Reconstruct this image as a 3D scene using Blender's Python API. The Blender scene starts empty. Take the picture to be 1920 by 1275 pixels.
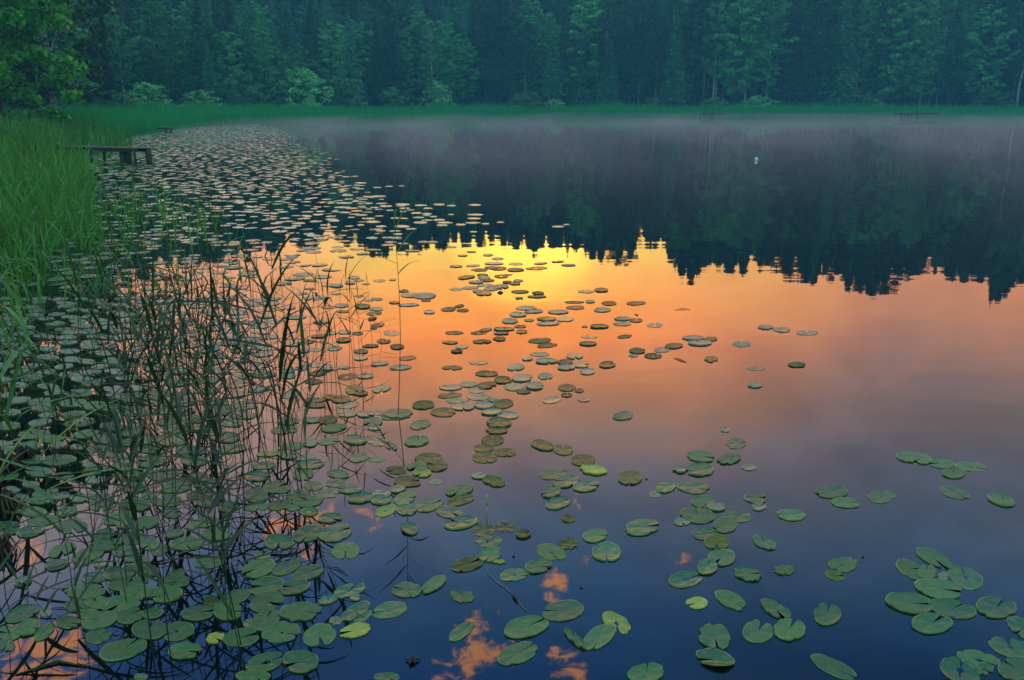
import bpy, math, random
import numpy as np
from mathutils import Vector, Matrix
rnd = random.Random(7)
rng = np.random.default_rng(11)
R = math.radians
SC = bpy.context.scene
COL = SC.collection

# ------------------------------------------------------------------ camera
F_PX, CX, CY = 1600.0, 960.0, 637.5       # focal length and centre in photograph pixels
CAM_H = 2.0
PITCH = math.atan((637.5 - 192.0) / F_PX)
cam_d = bpy.data.cameras.new('camera')
cam_d.sensor_width = 36.0
cam_d.lens = 36.0 * F_PX / 1920.0
cam_d.clip_start = 0.05
cam_d.clip_end = 2000.0
cam = bpy.data.objects.new('camera', cam_d)
COL.objects.link(cam)
cam.location = (0, 0, CAM_H)
cam.rotation_euler = (math.pi / 2 - PITCH, 0, 0)
SC.camera = cam


def ray(px, py):
    """World direction of a photograph pixel."""
    x = (px - CX) / F_PX
    y = -(py - CY) / F_PX
    c, s = math.cos(PITCH), math.sin(PITCH)
    return Vector((x, c + y * s, -s + y * c))


def at(px, py, z=0.0):
    """Point on the plane of height z seen at a photograph pixel."""
    d = ray(px, py)
    t = (z - CAM_H) / d.z
    return Vector((d.x * t, d.y * t, z))


def height_at(x, y, py):
    """Height of the point above (x, y) that the photograph shows on row py."""
    d = ray(CX, py)
    # row py: the plane through the camera holding that row
    return CAM_H + y * d.z / d.y


def px_of(x, y, z=0.0):
    c, s = math.cos(PITCH), math.sin(PITCH)
    dep = y * c - (z - CAM_H) * s
    up = y * s + (z - CAM_H) * c
    return CX + F_PX * x / dep, CY - F_PX * up / dep


# ------------------------------------------------------------------ render settings
SC.view_settings.view_transform = 'Standard'
SC.view_settings.look = 'None'
SC.view_settings.exposure = 0.0
SC.view_settings.gamma = 1.0
SC.render.engine = 'CYCLES'
SC.cycles.use_denoising = True
SC.cycles.max_bounces = 8
SC.cycles.volume_bounces = 1
SC.cycles.transparent_max_bounces = 16
SC.cycles.sample_clamp_indirect = 4.0
SC.cycles.caustics_reflective = False
SC.cycles.caustics_refractive = False

# ------------------------------------------------------------------ sky
WATER_IOR = 1.45
HAZE = 0.0014         # per metre


def fresnel(elev_deg, n=WATER_IOR):
    ci = math.sin(R(elev_deg))
    st = math.sqrt(max(0, 1 - ci * ci)) / n
    ct = math.sqrt(1 - st * st)
    rs = ((ci - n * ct) / (ci + n * ct)) ** 2
    rp = ((n * ci - ct) / (n * ci + ct)) ** 2
    return (rs + rp) / 2


def lin(c):
    c = c / 255.0
    return c / 12.92 if c <= 0.04045 else ((c + 0.055) / 1.055) ** 2.4


def elev_of(px, py):
    return math.degrees(math.asin(-ray(px, py).normalized().z))


def sky_stops(px, table):
    """Sky radiance by elevation that a mirror lake shows as these picture colours."""
    out = []
    for py, rgb in table:
        e = elev_of(px, py)
        f = fresnel(e) * math.exp(-HAZE * 46 / math.sin(R(e)) - HAZE * 2 / math.sin(R(e)))
        out.append((e, tuple(max(0.0005, lin(v) - 0.0015) / f for v in rgb)))
    return out


SKY_MAX = 8.0
SKY_SUN = sky_stops(980, [(455, (255, 208, 76)), (500, (255, 182, 74)), (560, (255, 160, 66)), (620, (252, 146, 68)),
                          (690, (212, 130, 78)), (760, (168, 116, 84)), (830, (136, 105, 92)), (900, (102, 91, 97)),
                          (1000, (70, 82, 102)), (1100, (46, 70, 99)), (1200, (28, 54, 88)), (1275, (20, 44, 80))])
SKY_SIDE = sky_stops(1750, [(520, (205, 128, 80)), (600, (176, 118, 88)), (700, (124, 99, 94)), (800, (96, 88, 92)),
                            (900, (78, 84, 100)), (1000, (62, 78, 99)), (1100, (44, 67, 94)), (1200, (26, 51, 82)),
                            (1275, (19, 42, 74))])
SKY_LEFT = sky_stops(260, [(470, (246, 170, 112)), (500, (240, 163, 112)), (600, (224, 154, 116)), (700, (196, 144, 118)), (800, (168, 132, 118)), (900, (138, 120, 120)),
                           (1000, (108, 105, 118)), (1070, (76, 88, 114)), (1150, (48, 70, 106)), (1275, (30, 52, 92))])
SKY_BACK = [(0, (0.30, 0.50, 0.55)), (30, (0.60, 1.10, 1.00)), (60, (0.85, 1.40, 1.40))]
ZENITH = (0.85, 1.35, 1.30)


class NT:
    """Small helper to write node trees."""
    def __init__(self, tree):
        self.t = tree
        self.n = tree.nodes
        self.l = tree.links

    def new(self, typ, **kw):
        nd = self.n.new(typ)
        for k, v in kw.items():
            setattr(nd, k, v)
        return nd

    def put(self, sock, v):
        if isinstance(v, bpy.types.NodeSocket):
            self.l.new(v, sock)
        elif v is not None:
            if isinstance(v, (tuple, list)) and len(v) == 3 and sock.type == 'RGBA':
                v = (*v, 1.0)
            sock.default_value = v

    def math(self, op, a, b=None, c=None, clamp=False):
        nd = self.new('ShaderNodeMath', operation=op, use_clamp=clamp)
        self.put(nd.inputs[0], a)
        self.put(nd.inputs[1], b)
        if c is not None:
            self.put(nd.inputs[2], c)
        return nd.outputs[0]

    def vmath(self, op, a, b=None, out=0):
        nd = self.new('ShaderNodeVectorMath', operation=op)
        self.put(nd.inputs[0], a)
        if b is not None:
            if op == 'SCALE':
                self.put(nd.inputs['Scale'], b)
            else:
                self.put(nd.inputs[1], b)
        return nd.outputs[out]

    def mix(self, f, a, b, typ='MIX'):
        nd = self.new('ShaderNodeMix', data_type='RGBA', blend_type=typ)
        self.put(nd.inputs[0], f)
        self.put(nd.inputs[6], a)
        self.put(nd.inputs[7], b)
        return nd.outputs[2]

    def smooth(self, v, a, b, to0=0.0, to1=1.0):
        nd = self.new('ShaderNodeMapRange', interpolation_type='SMOOTHSTEP')
        self.put(nd.inputs['Value'], v)
        nd.inputs['From Min'].default_value = a
        nd.inputs['From Max'].default_value = b
        nd.inputs['To Min'].default_value = to0
        nd.inputs['To Max'].default_value = to1
        return nd.outputs[0]

    def ramp(self, v, stops, interp='LINEAR'):
        nd = self.new('ShaderNodeValToRGB')
        cr = nd.color_ramp
        cr.interpolation = interp
        while len(cr.elements) > 1:
            cr.elements.remove(cr.elements[-1])
        for i, (p, c) in enumerate(stops):
            e = cr.elements[0] if i == 0 else cr.elements.new(p)
            e.position = p
            e.color = (*c, 1.0)
        self.put(nd.inputs[0], v)
        return nd.outputs[0]

    def noise(self, vec, scale, detail=3.0, rough=0.55, dist=0.0, dim='3D', out='Fac'):
        nd = self.new('ShaderNodeTexNoise', noise_dimensions=dim)
        if vec is not None:
            self.put(nd.inputs['Vector'], vec)
        nd.inputs['Scale'].default_value = scale
        nd.inputs['Detail'].default_value = detail
        nd.inputs['Roughness'].default_value = rough
        nd.inputs['Distortion'].default_value = dist
        return nd.outputs[out]


SUN_AZ = 1.4     # degrees right of straight ahead
SUN_EL = 2.0
world = bpy.data.worlds.new('World')
SC.world = world
world.use_nodes = True
w = NT(world.node_tree)
w.n.clear()
wo = w.new('ShaderNodeOutputWorld')
bg = w.new('ShaderNodeBackground')
tc = w.new('ShaderNodeTexCoord').outputs['Generated']
dirn = w.vmath('NORMALIZE', tc)
sep = w.new('ShaderNodeSeparateXYZ')
w.put(sep.inputs[0], dirn)
el = w.math('MULTIPLY', w.math('ARCSINE', sep.outputs[2]), 180 / math.pi)
az = w.math('MULTIPLY', w.math('ARCTAN2', sep.outputs[0], sep.outputs[1]), 180 / math.pi)
lowf = w.noise(dirn, 3.2, 4.0, 0.55, 0.6)
# big soft cloud banks shift the gradient up and down a little
el2 = w.math('ADD', el, w.math('MULTIPLY', w.math('SUBTRACT', lowf, 0.5), 6.0))
t = w.math('DIVIDE', el2, 90.0, clamp=True)


def norm(stops, top=True):
    s = [(e / 90.0, tuple(min(1.0, c / SKY_MAX) for c in col)) for e, col in stops]
    if top:
        s.append((0.62, tuple(c / SKY_MAX for c in ZENITH)))
    return [(0.0, s[0][1])] + s if s[0][0] > 0 else s


c_sun = w.ramp(t, norm(SKY_SUN))
c_side = w.ramp(t, norm(SKY_SIDE))
c_back = w.ramp(t, norm(SKY_BACK, False))
daz = w.math('ABSOLUTE', w.math('SUBTRACT', az, SUN_AZ - 3.0))
f_side = w.smooth(daz, 1.0, 32.0)
f_back = w.smooth(daz, 45.0, 110.0)
c_left = w.ramp(t, norm(SKY_LEFT))
c_side = w.mix(w.smooth(az, -4.0, -9.0), c_side, c_left)
f_side = w.math('MAXIMUM', f_side, w.smooth(az, -7.0, -19.0))
col = w.mix(f_side, c_sun, c_side)
col = w.mix(f_back, col, c_back)
# bright core of the afterglow just above the trees
dotc = w.vmath('DOT_PRODUCT', dirn, tuple(Vector((math.sin(R(SUN_AZ - 0.6)) * math.cos(R(9.2)), math.cos(R(SUN_AZ)) * math.cos(R(9.2)), math.sin(R(9.2)))).normalized()), out=1)
glow = w.smooth(dotc, math.cos(R(5.5)), math.cos(R(0.4)))
col = w.mix(w.math('MULTIPLY', glow, 0.36), col, (1.0, 0.55, 0.04), 'ADD')
# small lit clouds high over the lake; each is a patch of the sky's own direction
CLOUDS = [(85, 1232, 95, 1.0), (58, 1010, 60, .9), (175, 985, 45, .5), (470, 1090, 60, .55), (560, 985, 80, 1.0), (500, 940, 60, .8), (690, 965, 45, .9),
          (655, 895, 24, .8), (1070, 935, 34, .8), (1040, 1105, 38, 1.0), (1085, 1050, 40, .9), (1035, 1065, 26, .9),
          (1280, 1038, 30, .7), (1785, 1000, 22, .6), (900, 1200, 70, .9), (850, 1260, 60, .9), (960, 1215, 40, .7), (1065, 1250, 50, 1.0),
          (930, 1150, 16, .7), (725, 735, 32, .8), (770, 790, 40, .5), (925, 614, 26, .9), (818, 648, 24, .7),
          (1105, 1145, 10, .6), (300, 1180, 60, .5), (930, 690, 40, .4)]
mask = None
for px, py, rad, amp in CLOUDS:
    d = ray(px, py).normalized()
    d = Vector((d.x, d.y, -d.z))
    ang = math.atan(rad / F_PX) * 0.95
    dp = w.vmath('DOT_PRODUCT', dirn, tuple(d), out=1)
    m = w.math('MULTIPLY', w.smooth(dp, math.cos(ang * 1.35), math.cos(ang * 0.35)), amp)
    mask = m if mask is None else w.math('MAXIMUM', mask, m)
flat = w.new('ShaderNodeMapping')
w.put(flat.inputs['Vector'], dirn)
flat.inputs['Scale'].default_value = (1.0, 1.0, 1.9)
cl_n = w.noise(flat.outputs[0], 34.0, 7.0, 0.66, 0.5)
# faint broad banks that mottle the clear parts of the sky
bank_n = w.noise(flat.outputs[0], 5.0, 5.0, 0.55, 0.8)
bank = w.smooth(bank_n, 0.30, 0.72, 0.86, 1.16)
col = w.vmath('SCALE', col, bank)
cl = w.smooth(w.math('ADD', cl_n, w.math('MULTIPLY', w.math('SUBTRACT', mask, 1.0), 0.40)), 0.42, 0.58)
cl = w.math('MULTIPLY', cl, w.smooth(mask, 0.02, 0.25))
cl_col = w.ramp(t, [(e / 90, tuple(min(1.0, lin(v) / fresnel(e) / SKY_MAX) for v in c)) for e, c in
                    [(12, (255, 215, 120)), (20, (250, 165, 95)), (26, (225, 140, 85)), (33, (205, 125, 58)), (40, (190, 115, 50))]])
col = w.mix(w.math('MULTIPLY', cl, 0.70), col, cl_col)
col = w.vmath('SCALE', col, SKY_MAX)
# the physical twilight sky underneath everything else
nish = w.new('ShaderNodeTexSky', sky_type='NISHITA', sun_disc=False)
nish.sun_elevation = R(SUN_EL)
nish.sun_rotation = R(SUN_AZ)
nish.air_density = 1.5
nish.dust_density = 2.0
col = w.mix(1.0, col, w.vmath('SCALE', nish.outputs[0], 0.004), 'ADD')
w.put(bg.inputs['Color'], col)
bg.inputs['Strength'].default_value = 1.0
w.l.new(bg.outputs[0], wo.inputs['Surface'])

# ------------------------------------------------------------------ sun, low behind the forest
sd = bpy.data.lights.new('sun', 'SUN')
sd.energy = 0.8
sd.angle = R(0.5)
sd.color = (1.0, 0.72, 0.42)
sun = bpy.data.objects.new('sun', sd)
COL.objects.link(sun)
sdir = Vector((math.sin(R(SUN_AZ)) * math.cos(R(SUN_EL)), math.cos(R(SUN_AZ)) * math.cos(R(SUN_EL)), math.sin(R(SUN_EL))))
sun.rotation_euler = (-sdir).to_track_quat('-Z', 'Y').to_euler()
sun.location = sdir * 60

# ------------------------------------------------------------------ object helpers
def tag(o, label=None, cat=None, group=None, kind=None):
    if label: o['label'] = label
    if cat: o['category'] = cat
    if group: o['group'] = group
    if kind: o['kind'] = kind
    return o


def link(o, parent=None):
    COL.objects.link(o)
    if parent is not None:
        o.parent = parent
    return o


def empty(name, loc, rz=0.0, s=1.0):
    o = bpy.data.objects.new(name, None)
    o.empty_display_size = 0.1
    o.location = loc
    o.rotation_euler = (0, 0, rz)
    o.scale = (s, s, s)
    return link(o)


def mesh_obj(name, data, parent=None, loc=None):
    o = bpy.data.objects.new(name, data)
    link(o, parent)
    if loc is not None:
        o.location = loc
    return o


def mesh_from(name, verts, faces, mat, smooth=False, mats=None, mat_idx=None):
    """verts (n,3); faces: array (m,k) or list of lists."""
    me = bpy.data.meshes.new(name)
    if isinstance(faces, np.ndarray):
        m, k = faces.shape
        me.vertices.add(len(verts))
        me.vertices.foreach_set('co', np.asarray(verts, dtype=np.float32).ravel())
        me.loops.add(m * k)
        me.loops.foreach_set('vertex_index', faces.astype(np.int32).ravel())
        me.polygons.add(m)
        me.polygons.foreach_set('loop_start', np.arange(0, m * k, k, dtype=np.int32))
        me.polygons.foreach_set('loop_total', np.full(m, k, dtype=np.int32))
        if smooth:
            me.polygons.foreach_set('use_smooth', np.ones(m, dtype=bool))
        me.update(calc_edges=True)
    else:
        me.from_pydata([tuple(v) for v in verts], [], faces)
        if smooth:
            me.polygons.foreach_set('use_smooth', np.ones(len(me.polygons), dtype=bool))
        me.update()
    for mm in (mats or [mat]):
        me.materials.append(mm)
    if mat_idx is not None:
        me.polygons.foreach_set('material_index', np.asarray(mat_idx, dtype=np.int32))
    return me


def tube(pts, radii, sides=6, v0=0):
    """Verts and quads of a tapered tube along pts, closed at both ends by tiny rings."""
    V, Fc = [], []
    n = len(pts)
    for i, (p, r) in enumerate(zip(pts, radii)):
        p = Vector(p)
        a = Vector(pts[max(0, i - 1)])
        b = Vector(pts[min(n - 1, i + 1)])
        t = (b - a).normalized()
        u = t.cross(Vector((0.13, 0.97, 0.2))).normalized()
        v = t.cross(u)
        for k in range(sides):
            an = 2 * math.pi * k / sides
            V.append(tuple(p + u * (r * math.cos(an)) + v * (r * math.sin(an))))
    for i in range(n - 1):
        for k in range(sides):
            a = v0 + i * sides + k
            b = v0 + i * sides + (k + 1) % sides
            Fc.append([a, b, b + sides, a + sides])
    Fc.append([v0 + k for k in range(sides)][::-1])
    Fc.append([v0 + (n - 1) * sides + k for k in range(sides)])
    return V, Fc


class Build:
    def __init__(self):
        self.v, self.f = [], []

    def tube(self, pts, radii, sides=6):
        V, Fc = tube(pts, radii, sides, len(self.v))
        self.v += V
        self.f += Fc

    def box(self, c, s, rz=0.0, jit=0.0, tilt=0.0):
        cx, cy, cz = c
        b = len(self.v)
        for dz in (-.5, .5):
            for dx, dy in ((-.5, -.5), (.5, -.5), (.5, .5), (-.5, .5)):
                x, y = dx * s[0], dy * s[1]
                z = dz * s[2] + x * tilt
                X = x * math.cos(rz) - y * math.sin(rz)
                Y = x * math.sin(rz) + y * math.cos(rz)
                self.v.append((cx + X + rnd.uniform(-jit, jit), cy + Y + rnd.uniform(-jit, jit), cz + z + rnd.uniform(-jit, jit)))
        for q in ((3, 2, 1, 0), (4, 5, 6, 7), (0, 1, 5, 4), (1, 2, 6, 5), (2, 3, 7, 6), (3, 0, 4, 7)):
            self.f.append([b + i for i in q])

    def mesh(self, name, mat, smooth=False):
        return mesh_from(name, self.v, self.f, mat, smooth)


# ------------------------------------------------------------------ materials
def new_mat(name):
    m = bpy.data.materials.new(name)
    m.use_nodes = True
    nt = NT(m.node_tree)
    nt.n.clear()
    out = nt.new('ShaderNodeOutputMaterial')
    p = nt.new('ShaderNodeBsdfPrincipled')
    nt.l.new(p.outputs[0], out.inputs['Surface'])
    return m, nt, p, out


def leaf_mat(name, dark, light, rough=0.55, transl=0.35, scale=0.6, spec=0.35, obj_var=0.5, tint=None):
    m, nt, p, out = new_mat(name)
    geo = nt.new('ShaderNodeNewGeometry').outputs['Position']
    oi = nt.new('ShaderNodeObjectInfo').outputs['Random']
    n1 = nt.noise(geo, scale, 3.0, 0.6)
    n2 = nt.noise(geo, scale * 9, 2.0, 0.6)
    f = nt.math('ADD', nt.math('MULTIPLY', n1, 0.6), nt.math('MULTIPLY', n2, 0.5))
    f = nt.math('ADD', f, nt.math('MULTIPLY', nt.math('SUBTRACT', oi, 0.5), obj_var))
    f = nt.smooth(f, 0.38, 0.80)
    c = nt.mix(f, dark, light)
    if tint is not None:
        c = nt.mix(nt.smooth(n2, 0.62, 0.75), c, tint)
    nt.put(p.inputs['Base Color'], c)
    p.inputs['Roughness'].default_value = rough
    p.inputs['Specular IOR Level'].default_value = spec
    if transl > 0:
        tr = nt.new('ShaderNodeBsdfTranslucent')
        nt.put(tr.inputs['Color'], nt.mix(0.5, c, (0.10, 0.16, 0.02)))
        mx = nt.new('ShaderNodeMixShader')
        mx.inputs[0].default_value = transl
        nt.l.new(p.outputs[0], mx.inputs[1])
        nt.l.new(tr.outputs[0], mx.inputs[2])
        nt.l.new(mx.outputs[0], out.inputs['Surface'])
    return m


M = {}
M['needle'] = leaf_mat('spruce_needles', (0.005, 0.034, 0.016), (0.038, 0.190, 0.075), 0.7, 0.15, 0.5, obj_var=0.9)
M['pine'] = leaf_mat('pine_needles', (0.014, 0.040, 0.020), (0.040, 0.095, 0.045), 0.7, 0.15, 0.5)
M['broad'] = leaf_mat('broad_leaves', (0.007, 0.055, 0.016), (0.085, 0.400, 0.095), 0.5, 0.3, 0.5, obj_var=0.9)
M['birchleaf'] = leaf_mat('birch_leaves', (0.010, 0.055, 0.018), (0.090, 0.320, 0.100), 0.5, 0.3, 0.5, obj_var=0.9)
M['light'] = leaf_mat('light_broad_leaves', (0.020, 0.120, 0.024), (0.105, 0.430, 0.095), 0.5, 0.3, 0.5, obj_var=0.6)
M['bright'] = leaf_mat('near_leaves', (0.020, 0.150, 0.008), (0.090, 0.400, 0.030), 0.45, 0.3, 0.9)
M['willow'] = leaf_mat('willow_leaves', (0.050, 0.200, 0.070), (0.200, 0.600, 0.210), 0.55, 0.3, 0.7)
M['reed_far'] = leaf_mat('reed_belt_leaves', (0.015, 0.340, 0.080), (0.045, 0.600, 0.150), 0.6, 0.35, 0.35, 0.2)
M['reed_bank'] = leaf_mat('bank_reed_leaves', (0.014, 0.085, 0.012), (0.045, 0.230, 0.022), 0.5, 0.35, 0.6, 0.35, tint=(0.20, 0.20, 0.06))
M['reed'] = leaf_mat('backlit_reed_leaves', (0.004, 0.020, 0.006), (0.014, 0.055, 0.012), 0.6, 0.12, 2.5, 0.3)  # leaf colour darkened to the tone of a reed against the light
M['reed_lit'] = leaf_mat('lit_reed_leaves', (0.020, 0.110, 0.016), (0.060, 0.220, 0.030), 0.45, 0.3, 2.5, 0.4)  # lit copy of the reed leaves, the light put into the colour
M['reed_stem'] = leaf_mat('reed_stem_skin', (0.006, 0.014, 0.005), (0.022, 0.040, 0.014), 0.5, 0.0, 6.0)
M['grass'] = leaf_mat('meadow_grass', (0.016, 0.140, 0.030), (0.045, 0.300, 0.060), 0.7, 0.2, 0.5)
M['straw'] = leaf_mat('dry_stalk', (0.16, 0.14, 0.09), (0.30, 0.27, 0.18), 0.6, 0.0, 8.0)
M['yellowtip'] = leaf_mat('yellow_shoot', (0.35, 0.26, 0.05), (0.50, 0.42, 0.12), 0.5, 0.2, 8.0)
M['deadleaf'] = leaf_mat('dead_leaf', (0.02, 0.014, 0.010), (0.05, 0.03, 0.02), 0.6, 0.0, 8.0)


def bark_mat(name, a, b, scale=6.0, spots=None, zs=0.25):
    m, nt, p, out = new_mat(name)
    co = nt.new('ShaderNodeTexCoord').outputs['Object']
    mp = nt.new('ShaderNodeMapping')
    nt.put(mp.inputs['Vector'], co)
    mp.inputs['Scale'].default_value = (1, 1, zs)
    n1 = nt.noise(mp.outputs[0], scale, 5.0, 0.65, 0.5)
    c = nt.mix(nt.smooth(n1, 0.35, 0.65), a, b)
    if spots is not None:
        mp2 = nt.new('ShaderNodeMapping')
        nt.put(mp2.inputs['Vector'], co)
        mp2.inputs['Scale'].default_value = (1, 1, 4)
        n2 = nt.noise(mp2.outputs[0], 1.6, 4.0, 0.6)
        c = nt.mix(nt.smooth(n2, 0.56, 0.62), c, spots)
    nt.put(p.inputs['Base Color'], c)
    p.inputs['Roughness'].default_value = 0.85
    bp = nt.new('ShaderNodeBump')
    bp.inputs['Strength'].default_value = 0.5
    bp.inputs['Distance'].default_value = 0.02
    nt.put(bp.inputs['Height'], n1)
    nt.l.new(bp.outputs[0], p.inputs['Normal'])
    return m


M['bark'] = bark_mat('dark_bark', (0.035, 0.028, 0.022), (0.11, 0.09, 0.07))
M['pinebark'] = bark_mat('pine_bark', (0.06, 0.04, 0.03), (0.22, 0.15, 0.11))
M['birchbark'] = bark_mat('birch_bark', (0.26, 0.27, 0.27), (0.42, 0.43, 0.43), 4.0, (0.05, 0.045, 0.04), 1.0)
M['wetwood'] = bark_mat('wet_dark_wood', (0.020, 0.016, 0.014), (0.07, 0.055, 0.045), 9.0)
M['mosswood'] = bark_mat('mossy_wood', (0.020, 0.035, 0.012), (0.06, 0.10, 0.03), 7.0, (0.04, 0.03, 0.02))
M['plank'] = bark_mat('weathered_sheen_planks', (0.16, 0.17, 0.20), (0.46, 0.48, 0.55), 5.0, None, 1.0)  # weathered wood, its colour lightened for the bluish sheen on top
M['plank'].node_tree.nodes['Principled BSDF'].inputs['Roughness'].default_value = 0.35
M['white'] = bark_mat('white_shell', (0.7, 0.7, 0.68), (0.8, 0.8, 0.78), 5.0)

# ground: mud under the water, dark soil and moss on the bank
m, nt, p, out = new_mat('ground_soil')
geo = nt.new('ShaderNodeNewGeometry').outputs['Position']
n1 = nt.noise(geo, 0.35, 5.0, 0.6)
n2 = nt.noise(geo, 6.0, 4.0, 0.6)
c = nt.mix(nt.smooth(n1, 0.35, 0.65), (0.020, 0.024, 0.014), (0.030, 0.060, 0.022))
c = nt.mix(nt.math('MULTIPLY', nt.smooth(n2, 0.4, 0.7), 0.5), c, (0.05, 0.04, 0.03))
nt.put(p.inputs['Base Color'], c)
p.inputs['Roughness'].default_value = 0.95
M['ground'] = m

# water: a dark, almost still mirror
m, nt, p, out = new_mat('lake_water')
p.inputs['Base Color'].default_value = (0.0022, 0.0042, 0.0050, 1)
p.inputs['Roughness'].default_value = 0.015
p.inputs['IOR'].default_value = WATER_IOR
geo = nt.new('ShaderNodeNewGeometry').outputs['Position']
mp = nt.new('ShaderNodeMapping')
nt.put(mp.inputs['Vector'], geo)
mp.inputs['Scale'].default_value = (0.35, 1.0, 1.0)
n1 = nt.noise(mp.outputs[0], 0.9, 2.0, 0.5)
n2 = nt.noise(mp.outputs[0], 5.0, 2.0, 0.5)
h = nt.math('ADD', nt.math('MULTIPLY', n1, 1.0), nt.math('MULTIPLY', n2, 0.10))
bp = nt.new('ShaderNodeBump')
bp.inputs['Strength'].default_value = 1.0
bp.inputs['Distance'].default_value = 0.0035
nt.put(bp.inputs['Height'], h)
nt.l.new(bp.outputs[0], p.inputs['Normal'])
M['water'] = m

# ------------------------------------------------------------------ shoreline and ground
SHORE = np.array([(-1.2, -30), (-1.6, -6), (-2.7, 1.0), (-3.9, 5), (-5.3, 8.3), (-7.5, 13), (-10.6, 19.8), (-15.2, 28), (-20.5, 38),
                  (-25.5, 54), (-28.0, 68), (-28.6, 80), (-25.5, 92), (-17, 109), (-5, 121), (8, 124.5), (24, 126), (50, 127), (75, 126),
                  (105, 122), (150, 108), (200, 80), (230, 20), (240, -80)], dtype=float)


def shore_dist(P):
    """Signed distance to the shoreline, positive on land. P (n,2)."""
    best = np.full(len(P), 1e9)
    sgn = np.ones(len(P))
    along = np.zeros(len(P))
    s0 = 0.0
    for a, b in zip(SHORE[:-1], SHORE[1:]):
        ab = b - a
        L = np.hypot(*ab)
        t = np.clip(((P - a) @ ab) / (L * L), 0, 1)
        q = a + t[:, None] * ab
        d = np.hypot(*(P - q).T)
        cr = ab[0] * (P[:, 1] - a[1]) - ab[1] * (P[:, 0] - a[0])
        up = d < best - 1e-9
        best[up] = d[up]
        sgn[up] = np.where(cr[up] > 0, 1, -1)
        along[up] = s0 + t[up] * L
        s0 += L
    return best * sgn, along


def ground_z(P):
    P = np.atleast_2d(np.asarray(P, dtype=float))
    d, _ = shore_dist(P)
    wob = 0.12 * np.sin(P[:, 0] * 0.31) * np.cos(P[:, 1] * 0.23)
    return np.where(d < 0, np.maximum(-1.2, d * 0.18 - 0.03), 0.0) + np.where(d > 0, 0.10 * np.minimum(d, 6) + 0.085 * np.clip(d - 6, 0, 14) + 0.05 * np.clip(d - 20, 0, 60), 0) + wob * np.clip(d / 6, 0, 1) - 0.03


def shore_point(s, off):
    """Point at arc length s along the shore, off metres inland."""
    for a, b in zip(SHORE[:-1], SHORE[1:]):
        ab = b - a
        L = np.hypot(*ab)
        if s <= L:
            n = np.array([-ab[1], ab[0]]) / L
            return a + ab * (s / L) + n * off
        s -= L
    return SHORE[-1]


gx = np.unique(np.concatenate([np.linspace(-600, -80, 14), np.linspace(-80, 40, 81), np.linspace(40, 300, 70), np.linspace(300, 600, 8)]))
gy = np.unique(np.concatenate([np.linspace(-400, -40, 10), np.linspace(-40, 150, 128), np.linspace(150, 260, 24), np.linspace(260, 900, 14)]))
GX, GY = np.meshgrid(gx, gy)
P = np.stack([GX.ravel(), GY.ravel()], 1)
gv = np.column_stack([P, ground_z(P)])
nx, ny = len(gx), len(gy)
i, j = np.meshgrid(np.arange(nx - 1), np.arange(ny - 1))
a = (j * nx + i).ravel()
gf = np.column_stack([a, a + 1, a + 1 + nx, a + nx])
tag(mesh_obj('ground', mesh_from('ground', gv, gf, M['ground'], True)), kind='structure')

# the lake: one sheet inside the basin, running a little under the bank
wv = [(-80, -60, 0), (260, -60, 0), (260, 150, 0), (-80, 150, 0)]
tag(mesh_obj('water', mesh_from('water', wv, [[0, 1, 2, 3]], M['water'])), kind='structure')


# ------------------------------------------------------------------ blades (reeds and grass as ground cover)
def blades(B, h, wd, ang, lean, segs=3, droop=0.6, face=None):
    """B (n,3) bases; h heights; wd widths; ang lean direction; lean metres. Returns verts, quads."""
    n = len(B)
    dx, dy = np.cos(ang), np.sin(ang)
    if face is None:
        face = rng.uniform(0, math.pi, n)
    sx, sy = np.cos(face), np.sin(face)
    V = np.zeros((n, segs + 1, 2, 3))
    for k in range(segs + 1):
        t = k / segs
        wk = wd * (1 - t) ** 0.7 * (0.6 + 0.8 * min(1, 3 * t + .2)) * 0.5 + 0.0006
        off = lean * t ** 2
        z = B[:, 2] + h * t - droop * lean * t ** 3
        for s, sg in ((0, -1), (1, 1)):
            V[:, k, s, 0] = B[:, 0] + dx * off + sg * sx * wk
            V[:, k, s, 1] = B[:, 1] + dy * off + sg * sy * wk
            V[:, k, s, 2] = z
    base = (np.arange(n) * (segs + 1) * 2)[:, None] + (np.arange(segs) * 2)[None, :]
    q = np.stack([base, base + 1, base + 3, base + 2], -1).reshape(-1, 4)
    return V.reshape(-1, 3), q


def cat(parts):
    V, Q, o = [], [], 0
    for v, q in parts:
        V.append(v)
        Q.append(q + o)
        o += len(v)
    return np.concatenate(V), np.concatenate(Q)


def shore_scatter(n, s0, s1, o0, o1, power=1.0):
    s = rng.uniform(s0, s1, n)
    o = o0 + (o1 - o0) * rng.uniform(0, 1, n) ** power
    P = np.array([shore_point(a, b) for a, b in zip(s, o)])
    return P, s, o


def arc_of(i):
    return float(np.sum(np.hypot(*np.diff(SHORE[:i + 1], axis=0).T)))


S_NEAR, S_30, S_FAR0 = arc_of(3), arc_of(8), arc_of(9)   # (-3.9,5), (-20.5,38), (-25.5,54)
S_END = arc_of(20)

# far belt of reeds along the whole opposite shore
P, s, o = shore_scatter(42000, S_FAR0 - 8, S_END, -2.2, 4.5)
patch = 0.5 + 0.5 * np.sin(s * 0.21 + np.sin(s * 0.07) * 2)
h = rng.uniform(1.35, 1.95, len(P)) * (0.88 + 0.22 * patch)
z = np.maximum(ground_z(P), -0.25)
far = blades(np.column_stack([P, z]), h, rng.uniform(0.03, 0.07, len(P)), rng.uniform(0, 6.28, len(P)), rng.uniform(0.05, 0.45, len(P)), 2)
fv, fq = far
tag(mesh_obj('reed_belt', mesh_from('reed_belt', fv, fq, M['reed_far'])), 'green belt of reeds along the far shore below the forest', 'reeds', kind='stuff')

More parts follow.
